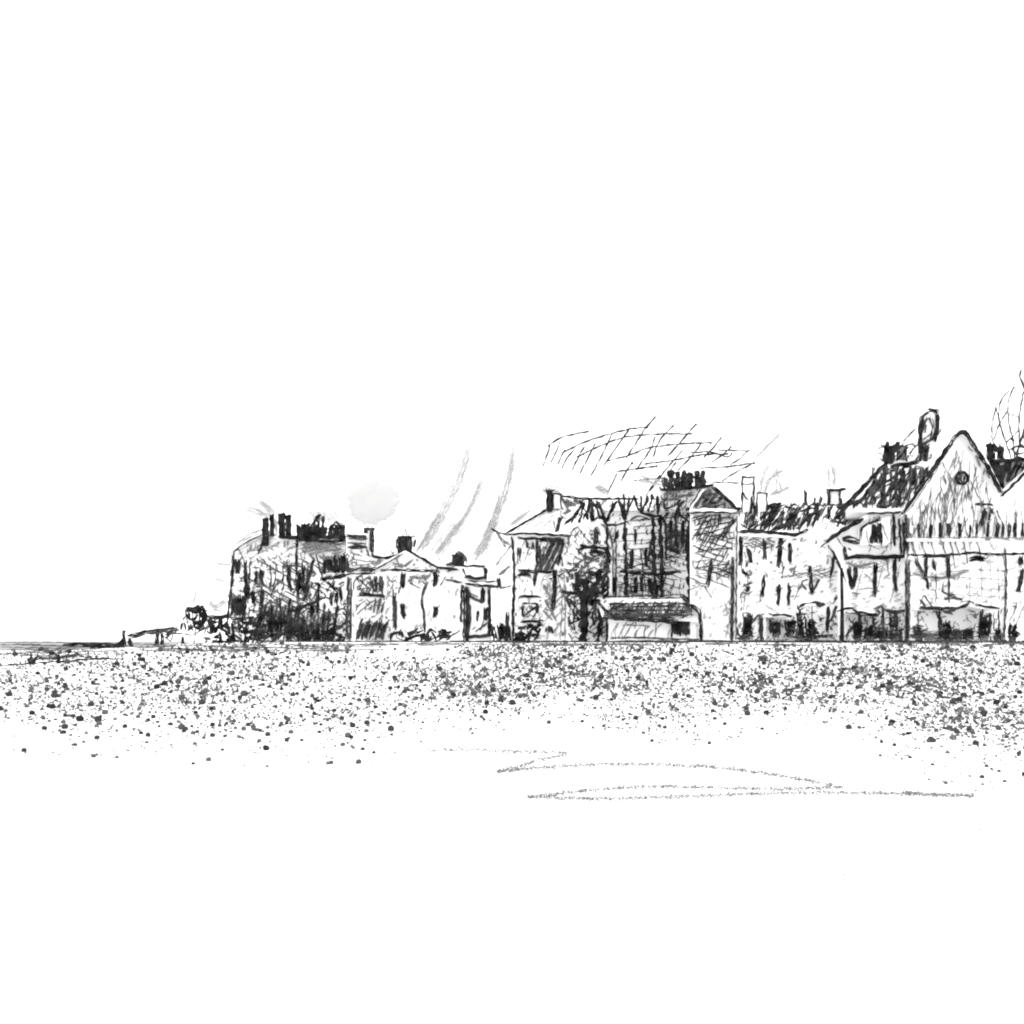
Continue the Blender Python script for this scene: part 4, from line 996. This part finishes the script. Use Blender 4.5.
tube(b, pts, [.07+.02*math.sin(i*1.7) for i in range(25)], 1.0, 6); o = obj('round_window', b, 'K', h)
draw(o, 'glazing', 'G', Y-.08, "2.6: 961,473 960,479 963,482 | 2: 965,475 964,480 | 3: 958,476 959,482", off=.05)
draw(h, 'dormer_window', 'K', Y, "3: 974,504.5 985,504 994,505.5 | 5: 985,509 983,517 981,525", off=.15)
draw(h, 'dormer_shading', 'G', Y, "2.6: 989,507 994,514 | 4: 992,508 990,514 | 3.4: 990,514 989,521 | 1.8: 996,510 1000,518 1004,526", off=.15)
draw(h, 'corner_pier', 'M', Y, "6: 908,558 908,590 907.5,618 907,642 | 3: 908,516 908,536 908,556", off=.1)
draw(h, 'pier_edge', 'K', Y, "3: 907,602 907,622 907,643 | 1.4: 905.5,560 905.5,605 | 3: 906,514 906,535 906,556", off=.2)
smudge(h, 'gable_tone', 'L', Y, 912, 505, 998, 550, 40, 1.1, 85, 12)
smudge(h, 'gable_tone', 'L', Y, 936, 460, 986, 500, 20, 1.0, 80, 12)
smudge(h, 'upper_wall_tone', 'L', Y, 908, 556, 1004, 604, 40, 1.1)
# balcony
b = bmesh.new(); prism(b, [(908, 541), (908, 538.5), (1098, 538.5), (1098, 541)], Y-.35, .33); bal = obj('balcony', b, 'W', h)
for i, (x, w) in enumerate(((919, 3), (931, 3), (940, 2.8), (948.5, 4.4), (960, 4), (970, 2.4), (976.5, 2.6), (988, 3.4), (997, 4), (1003, 3.4), (1009, 3.6), (1015, 3), (1023, 3), (1032, 3), (1041, 3), (1050, 3))):
    draw(bal, 'baluster', 'K', Y-.35, "%g: %g,523.5 %g,531 %g,537.5" % (w*1.15, x, x+R.uniform(-.6, .6), x-R.uniform(0, 1)), off=.05)
draw(bal, 'balcony_rail', 'L', Y-.35, "1.5: 910,537 940,538 980,537.5 1024,538 1060,538 | 3: 938,540.5 943,542 | 3: 986,539 992,539.5 | 2: 1016,540 1024,539 | 2: 998,538 1010,540", off=.1)
draw(h, 'storey_band', 'K', Y, "2: 908,555 925,555 | 3.6: 922,556 935,556 948,556 | 2.4: 946,555 960,554 975,552.5 | 2.2: 966,552 990,554 1010,554 1050,553 1098,554", off=.2)
def ex(b_, y_):
    pol = [(908, 520), (961, 440), (1000, 500), (1000, 540), (908, 552)]
    hatch(b_, y_, 906, 440, 1000, 556, 84, 3.1, 1.1, poly=pol, ln=(.25, .7)); hatch(b_, y_, 906, 440, 1000, 556, 100, 3.4, 1.1, poly=pol, ln=(.25, .6)); hatch(b_, y_, 906, 450, 985, 535, 66, 4.5, 1.1, poly=pol, ln=(.2, .5))
    for x in (914, 923, 933, 944, 952, 957, 965, 979): stroke(b_, [(x-3, 536+R.uniform(-4, 2)), (x, 548), (x+R.uniform(2, 6), 556+R.uniform(0, 14))], 1.4, y_, .3)
    for i in range(14):
        x = R.uniform(1004, 1096); stroke(b_, [(x, 495+R.uniform(0, 20)), (x+R.uniform(-3, 3), 530)], 1.0, y_, .4)
draw(h, 'gable_hatching', 'h', Y, "1.2: 942,462 950,476 957,484 | 1.4: 920,506 922,525 | 1.2: 957,450 954,468 | 2.2: 943,476 946,484 | 3: 946,494 945,508 | 1.3: 906,515 911,540 915,556 | 1.2: 970,480 980,500", extra=ex)
def ex(b_, y_): hatch(b_, y_, 908, 450, 998, 530, 70, 6, 1.4, poly=[(908, 520), (961, 440), (998, 500), (998, 530)], ln=(.2, .5)); hatch(b_, y_, 908, 510, 1000, 538, 84, 5, 1.2)
draw(h, 'gable_pencil_tone', 'L', Y, "2: 968,446 973,452 | 2.4: 976,456 980,466 | 2: 985,470 990,478", extra=ex)
draw(h, 'window', 'K', Y, "4.4: 926,557 926,570 925,580 | 2.6: 927,578 928,589 | 4: 934,561 934,570 | 4.4: 948,557 948,566 949,578 | 5.4: 970,559.5 977,558.5 985,559 | 7: 1021,558 1021,565 | 5: 1023,569 1021,580 1018,593 | 4.6: 1040,565 1039,590 | 4.6: 1060,565 1060,590", each=True)
draw(h, 'corner_board', 'G', Y, "3: 1005,548 1006,565 1006,590 1005,615 1004,642 | 2.4: 949,577 949,590 949,603 | 1.2: 936,562 936,605 | 4: 915,560 919,566 924,574 | 1.6: 945,580 942,590 949,595", each=True, off=.12)
draw(h, 'wall_grid', 'L', Y, "1: 950,578 975,578 1004,580 | 1: 952,586 980,588 1006,590 | 1: 952,594 980,596 1004,597 | 1: 960,570 985,570 1004,571 | 1: 970,572 970,605 | 1: 981,558 982,600 | 1: 990,556 992,606 | 1: 998,556 999,600 | 3: 914,574 930,577 950,577 968,570 | 1: 1006,570 1024,566 | 1: 1010,590 1024,592", off=.06)
fill(h, 'wall_pencil_shade', 'p', Y, [(928, 572), (936, 572), (935, 604), (929, 604)], .02)
fill(h, 'wall_pencil_shade', 'p', Y, [(906, 571), (940, 574), (966, 569), (969, 572), (945, 578), (908, 576)], .022)
# ground floor
b = bmesh.new(); prism(b, [(918, 610), (918, 606), (940, 605), (968, 602), (968, 606), (944, 610)], Y-.7, .65); o = obj('porch_awning', b, 'W', h)
draw(o, 'awning_edge', 'G', Y-.7, "3.2: 919,608 935,608 950,608.5 964,606.5 969,602 | 2.6: 944,598.5 954,598.5 962,600 | 2.6: 949,595 956,597 962,600 | 2: 941,591 950,596 | 2: 920,605 924,595.5 929,602 933,609 | 2.4: 921,600 926,608 | 3: 942,611 952,614 | 4: 945,613 955,610", off=.08)
draw(h, 'porch_post', 'G', Y-1.0, "4.6: 938,610 940,622 940,637 | 2: 918,610 918,640", each=True, off=0)
b = bmesh.new(); prism(b, [(973, 607), (975, 603), (986, 606), (999, 607), (999, 610), (986, 609.5)], Y-1.1, 1.05); o = obj('porch_roof', b, 'W', h)
draw(o, 'porch_edge', 'K', Y-1.1, "3: 974,604 980,605 987,607 999,608 | 1.6: 960,602 968,601 975,604", off=.06)
draw(h, 'porch_pillar', 'G', Y-1.0, "2: 998,609 999,625 999,640 | 1.4: 994,612 994,630 | 4.4: 982,610 981,620 980,633 | 3: 990,612 991,622 990,632", each=True, off=0)
draw(h, 'ground_floor_hatching', 'M', Y, "2: 973,615 976,618 974,614 | 2: 985,622 990,612 | 3: 908,636 930,634 | 2: 960,632 975,628", extra=lambda b_, y_: (hatch(b_, y_, 910, 628, 1004, 641, 8, 4, 2.0), hatch(b_, y_, 1006, 600, 1095, 641, 70, 7, 1.5)), off=.1)
fill(h, 'wall_pencil_shade', 'w', Y, [(912, 631), (945, 629), (968, 633), (966, 641), (912, 641)], .02)
smudge(h, 'ground_floor_tone', 'M', Y, 908, 606, 1004, 642, 70, 1.2, off=.1)
smudge(h, 'ground_floor_tone', 'M', Y, 1008, 600, 1096, 642, 60, 1.2, off=.1)

smudge(h, 'rubbed_tone', 'S', Y, 908, 558, 1022, 605, 60, 2.0, 10)
Y2 = 43.9
planter('low dark shrub left under the pale porch awning', 918, 625, 641, Y2, 8, mat='G')
planter('dark shrub against the porch awning post', 946, 620, 641, Y2, 8)
planter('low shrub between the two porches', 957, 628, 641, Y2, 7, mat='G')
planter('dark shrub leaning at the left pillar of the small porch', 969, 628, 642, Y2, 9)
planter('tall black shrub inside the small porch', 984, 613, 641, Y2, 12)
planter('dark narrow shrub at the right pillar of the small porch', 998, 628, 642, Y2, 6)
planter('round-topped dark shrub near the right edge past the corner board', 1013, 624, 643, Y2, 8)
# roof mass between the gables
Yb = Y+4.5
h = house('dark roof with stubby chimneys rising between and behind the two gables', 1010, Yb, name='rear_house')
b = bmesh.new(); prism(b, [(975, BASE), (975, 500), (1060, 500), (1060, BASE)], Yb+5, 4, .5); obj('wall', b, 'W', h)
b = bmesh.new(); prism(b, [(984, 500), (986, 459), (1062, 458), (1062, 500)], Yb+4.6, 4.8, .5); rf = obj('roof', b, 'r', h)
def ex(b_, y_): scrib(b_, y_, 988, 462, 1002, 492, 5, 3.6, -.2); scrib(b_, y_, 1000, 462, 1024, 480, 5, 3.6, .5)
draw(rf, 'roof_shading', 'K', Yb+4.6, "4: 984,460 1000,461 1024,459.5 1060,459 | 6: 1001,464 1001,480 1002,494 | 4: 990,464 997,478 | 4: 1010,464 1008,480 | 3: 1015,465 1022,468", extra=ex)
ch = chimney(rf, 987.5, 994, 445, 460, Yb+4.9, 'D', 1, line='K', lw=3)
draw(ch, 'chimney_shading', 'K', Yb+4.9, "5: 990,443 989,452 | 4: 994,447 997,451 1000,446 | 4.4: 1000,447 1001,456", off=.15)
ch = chimney(rf, 998, 1003, 447, 460, Yb+4.9, 'D', 1, line='G', lw=2.4)
draw(ch, 'roof_scribble', 'G', Yb+4.9, "2.4: 1012,448 1016,454 1024,452 | 2.4: 1010,450 1018,446 1028,448 | 2.4: 1016,456 1024,459 | 2: 1020,444 1024,447 | 3: 1024,430 1023,440", off=.2)

# ================================================================== right-hand bare tree
Yt = 56
t = thing('bare_tree', 'tall thin bare tree with looping twigs rising behind the right-hand gable', 'tree', (P(1012, HY, Yt).x, Yt, TOP))
b = bmesh.new()
for w, pts in parse("3.4: 1013,643 1013,560 1014,500 1015,460 | 2.4: 1015,460 1024,430 1030,400"): stroke(b, pts, w, Yt, .4, flat=1.0, ends=.8)
obj('trunk', b, 'G', t)
b = bmesh.new()
for w, pts in parse("1.1: 996,407 993,420 992,430 994,443 1012,470 | 1.1: 1009,391 1003,397 999,408 1000,424 1005,440 1014,466 | 1.5: 1014,387 1011,393 | 1.1: 1011,393 1008,404 1009,424 1013,440 1015,462 | 1.1: 1007,412 999,425 994,440 | 1.1: 996,407 1000,424 1004,438 | 1.2: 1023,395 1021,405 1019,420 1019,445 1016,462 | 1.6: 1021,370 1020,377 1023,384 1030,400 | 2.6: 1011,438 1014,441 | 1.1: 1022,395 1030,382 | 1.2: 1019,430 1006,443 | 1.2: 1040,380 1032,400 1036,425 | 1.2: 1050,395 1040,410 1028,440"):
    d = R.uniform(-1, 1); stroke(b, pts, w*1.45, lambda x, y, d=d: Yt+d, .2, flat=1.0, ends=.9)
obj('twigs', b, 'H', t)
b = bmesh.new()
for w, pts in parse("2.6: 998,408 1008,413 1024,419 | 3: 1003,440 1010,430 1016,425 | 2: 1002,442 998,445"): stroke(b, pts, w, Yt+.3, .4)
obj('pale_branch', b, 'S', t)

# ================================================================== hatched cloud
Yc = 74
t = thing('hatched_cloud', 'cloud of crossing pen strokes floating above the middle roofs', 'cloud', P(650, 455, Yc))
b = bmesh.new()
def yc(x, y): return Yc+6*math.sin((x-543)/209*math.pi)-3+R.uniform(-.4, .4)
for w, pts in parse("""1.3: 548,446 560,438 575,434 588,431.5
1.3: 562,453 585,442 610,434 630,429 648,427
1.6: 646,428 650,423 655,417
1.3: 577,457 600,446 626,437 660,434 691,434
1.3: 607,461 630,455 648,448 680,444 711,442.5
1.3: 645,464 675,460 700,455 728,454
1.2: 690,453 710,452 728,457 732,453
1.2: 718,450 748,451
1.4: 615,472 635,469 657,466
1.1: 634,480.5 650,479 664,478
1.3: 700,468 725,467 754,463
1.1: 705,482 740,483
1.3: 550,446 547,455 543,466
1.1: 560,442 556,452 551,462
1.2: 565,450 561,457 558,464
1.2: 575,449 567,458 562,468
1.2: 584,447 578,458 572,470
1.2: 595,444 588,458 580,473
1.2: 612,434 602,455 591,476
1.2: 630,428 618,445 604,465
1.2: 646,427 636,443 626,458
1.2: 655,437 650,450 636,470
1.3: 673,426 660,440 653,457
1.4: 696,424 684,438 668,456
1.2: 682,451 664,472 650,491
1.1: 701,444 690,458 678,470
1.3: 721,438 713,448 704,457
1.3: 731,447 722,455 712,462
1.3: 749,450 738,460 730,465
1.2: 752,464 738,471 722,481
1.2: 632,463 626,472 620,483
1.2: 617,474 612,484 607,495
1.1: 660,475 652,486 646,496
1.1: 676,462 668,474"""): stroke(b, pts, w*1.5, yc, .18, flat=1.0, ends=.9)
obj('pen_strokes', b, 'H', t)
b = bmesh.new()
for x, y in ((588, 431.5), (655, 417.5), (691, 434), (711, 443), (657, 466), (696, 424.5), (673, 426), (721, 438), (731, 447), (749, 450.5), (754, 463), (632, 463)):
    stroke(b, [(x-1, y+.8), (x+.8, y-.6)], 2.6, yc(x, y)-.1, .1, flat=1.0)
obj('ink_dots', b, 'H', t)

# ================================================================== smoke
def smoke(label, Y, text, mat, px, py):
    t = thing('smoke_plume', label, 'smoke', P(px, py, Y), 'smoke above the roofs')
    b = bmesh.new()
    for w, pts in parse(text):
        for k in range(max(4, int(w*2.2))):
            ox, oy = R.gauss(0, .42)*w, R.uniform(-.5, .5)*w
            i0 = R.choice((0, 0, 1)) if len(pts) > 3 else 0
            stroke(b, [(x+ox+R.uniform(-.7, .7), y+oy+R.uniform(-.7, .7)) for x, y in pts[i0:]], R.uniform(.9, 2.0), lambda x, y: Y+.02*(py-y), .45, flat=1.0, ends=.25)
    obj('smoke_trail', b, mat, t)
smoke('long pale curved smoke trail bending up right of the cottage chimney', 65.5, "6: 422,548 438,522 450,498 459,478 465,460 468,442 | 8: 420,552 430,536 442,514", 'S', 414, 560)
smoke('second fainter smoke trail between the two longer curved trails', 65, "5: 438,552 452,533 466,515 476,495 482,479 | 7: 434,556 446,540 460,522", 'Q', 440, 560)
smoke('long pale curved smoke trail nearest the hip-roofed house', 64, "6: 474,564 486,540 495,518 504,497 510,472 513,448 | 5: 470,560 484,538 495,512 500,495 | 7: 482,556 490,538 500,520", 'S', 476, 564)
smoke('short grey forked smoke wisp left of the far left chimneys', 72, "5: 244,508 252,509 262,513 272,518 | 5.5: 258,501 265,506 273,513 | 3: 270,514 276,522 276,532", 'S', 277, 533)
smoke('tiny grey smoke wisps between jetty bush and corner tower', 72, "4: 208,600 215,606 226,600 | 2: 196,588 194,605 | 2: 171,594 174,600 | 2: 214,578 226,582 | 2: 216,564 230,565 | 4: 213,610 222,612", 'S', 220, 612)
smoke('faint broad smoke drifting up beside the pedimented house chimney', 53.5, "3: 758,500 762,480 768,462 | 3: 776,500 778,485 772,465 | 3.4: 756,458 768,446 780,434 | 3: 770,495 790,488 | 3: 764,498 770,480 784,470", 'Q', 766, 500)
smoke('short grey upright smoke puff above the capped chimney of the long house', 53.3, "8: 833,486 833,476 832,467", 'S', 834, 488)
smoke('faint grey smoke smudges over the hip-roofed house', 60, "8: 545,486 560,492 | 7: 512,524 530,512 | 6: 594,486 606,493 | 6: 640,478 662,484", 'Q', 552, 496)
# scalloped pale cloud
t = thing('pale_cloud', 'pale grey round scalloped cloud hanging above the linking house', 'cloud', P(373, 502, 80))
b = bmesh.new(); c = P(373, 502, 80); u = 80/F
q = bmesh.ops.create_uvsphere(b, u_segments=136, v_segments=20, radius=1.0)
for v in q['verts']:
    a = math.atan2(v.co.y, v.co.x); h_ = math.hypot(v.co.x, v.co.y)
    k = .97+(.06*abs(math.cos(8.5*a))-.03+.03*math.sin(3*a+1)+.02*math.sin(7*a)+.03*math.sin(2*a-.6)+.03*math.sin(13*a+2)+.025*math.sin(29*a))*h_**6
    v.co = c+Vector((math.cos(a)*h_*27*u*k, v.co.z*4*u, math.sin(a)*h_*22.5*u*k))
for f in b.faces: f.smooth = True
obj('cloud_body', b, mat_paper('pale_cloud', .52, .035, .8), t)

# ------------------------------------------------------------------ pen and pencil pattern belongs to the wall or roof it lies on
import re
PAT = re.compile(r'(tone|hatching|shading|pencil_patch|rubbed_edge|wall_grid|slate_lines|brickwork|roof_scribble)')
jobs = {}
for o in list(C.objects):
    p = o.parent
    if o.type != 'MESH' or not p or not PAT.search(o.name) or o.children: continue
    if p.type == 'MESH': host = p
    else:
        kids = [c for c in p.children if c.type == 'MESH' and not PAT.search(c.name)]
        want = 'roof' if o.name.startswith('roof') else 'wall'
        host = next((c for c in kids if c.name.split('.')[0] == want), None) or next((c for c in kids if c.name.split('.')[0] in ('wall', 'hull')), None)
    if host: jobs.setdefault(host.name, []).append(o)
for hn, parts in jobs.items():
    host = bpy.data.objects[hn]; b = bmesh.new(); b.from_mesh(host.data)
    for o in parts:
        m = o.data.materials[0]
        if m.name not in [q.name for q in host.data.materials]: host.data.materials.append(m)
        k = [q.name for q in host.data.materials].index(m.name)
        b.faces.ensure_lookup_table(); n0 = len(b.faces); b.from_mesh(o.data); b.faces.ensure_lookup_table()
        for f in b.faces[n0:]: f.material_index = k
        bpy.data.objects.remove(o)
    b.to_mesh(host.data); b.free()

# ================================================================== sky, light, camera
w = bpy.data.worlds.new('World'); SC.world = w; w.use_nodes = True
nt = w.node_tree; bg = nt.nodes['Background']
bg.inputs['Color'].default_value = (1, 1, 1, 1); bg.inputs['Strength'].default_value = 1.0     # even white overcast
sun = bpy.data.lights.new('Sun', 'SUN'); sun.energy = 0.5; sun.angle = math.radians(25); sun.color = (1, .985, .96)
so = bpy.data.objects.new('Sun', sun); C.objects.link(so); so.rotation_euler = (math.radians(42), 0, math.radians(-25))
cam = bpy.data.cameras.new('Camera'); co = bpy.data.objects.new('Camera', cam); C.objects.link(co)
cam.sensor_width = 36; cam.lens = 36*F/1024; cam.clip_end = 9000; cam.clip_start = .1
cam.shift_y = (HY-512)/1024
co.location = (0, 0, CZ); co.rotation_euler = (math.radians(90), 0, 0)
SC.camera = co
SC.view_settings.view_transform = 'Standard'; SC.view_settings.look = 'None'
SC.view_settings.exposure = 0.9; SC.view_settings.gamma = 1.0
SC.render.engine = 'CYCLES'
SC.cycles.filter_width = 2.1; SC.render.filter_size = 2.1
try: SC.cycles.transparent_max_bounces = 24
except Exception: pass
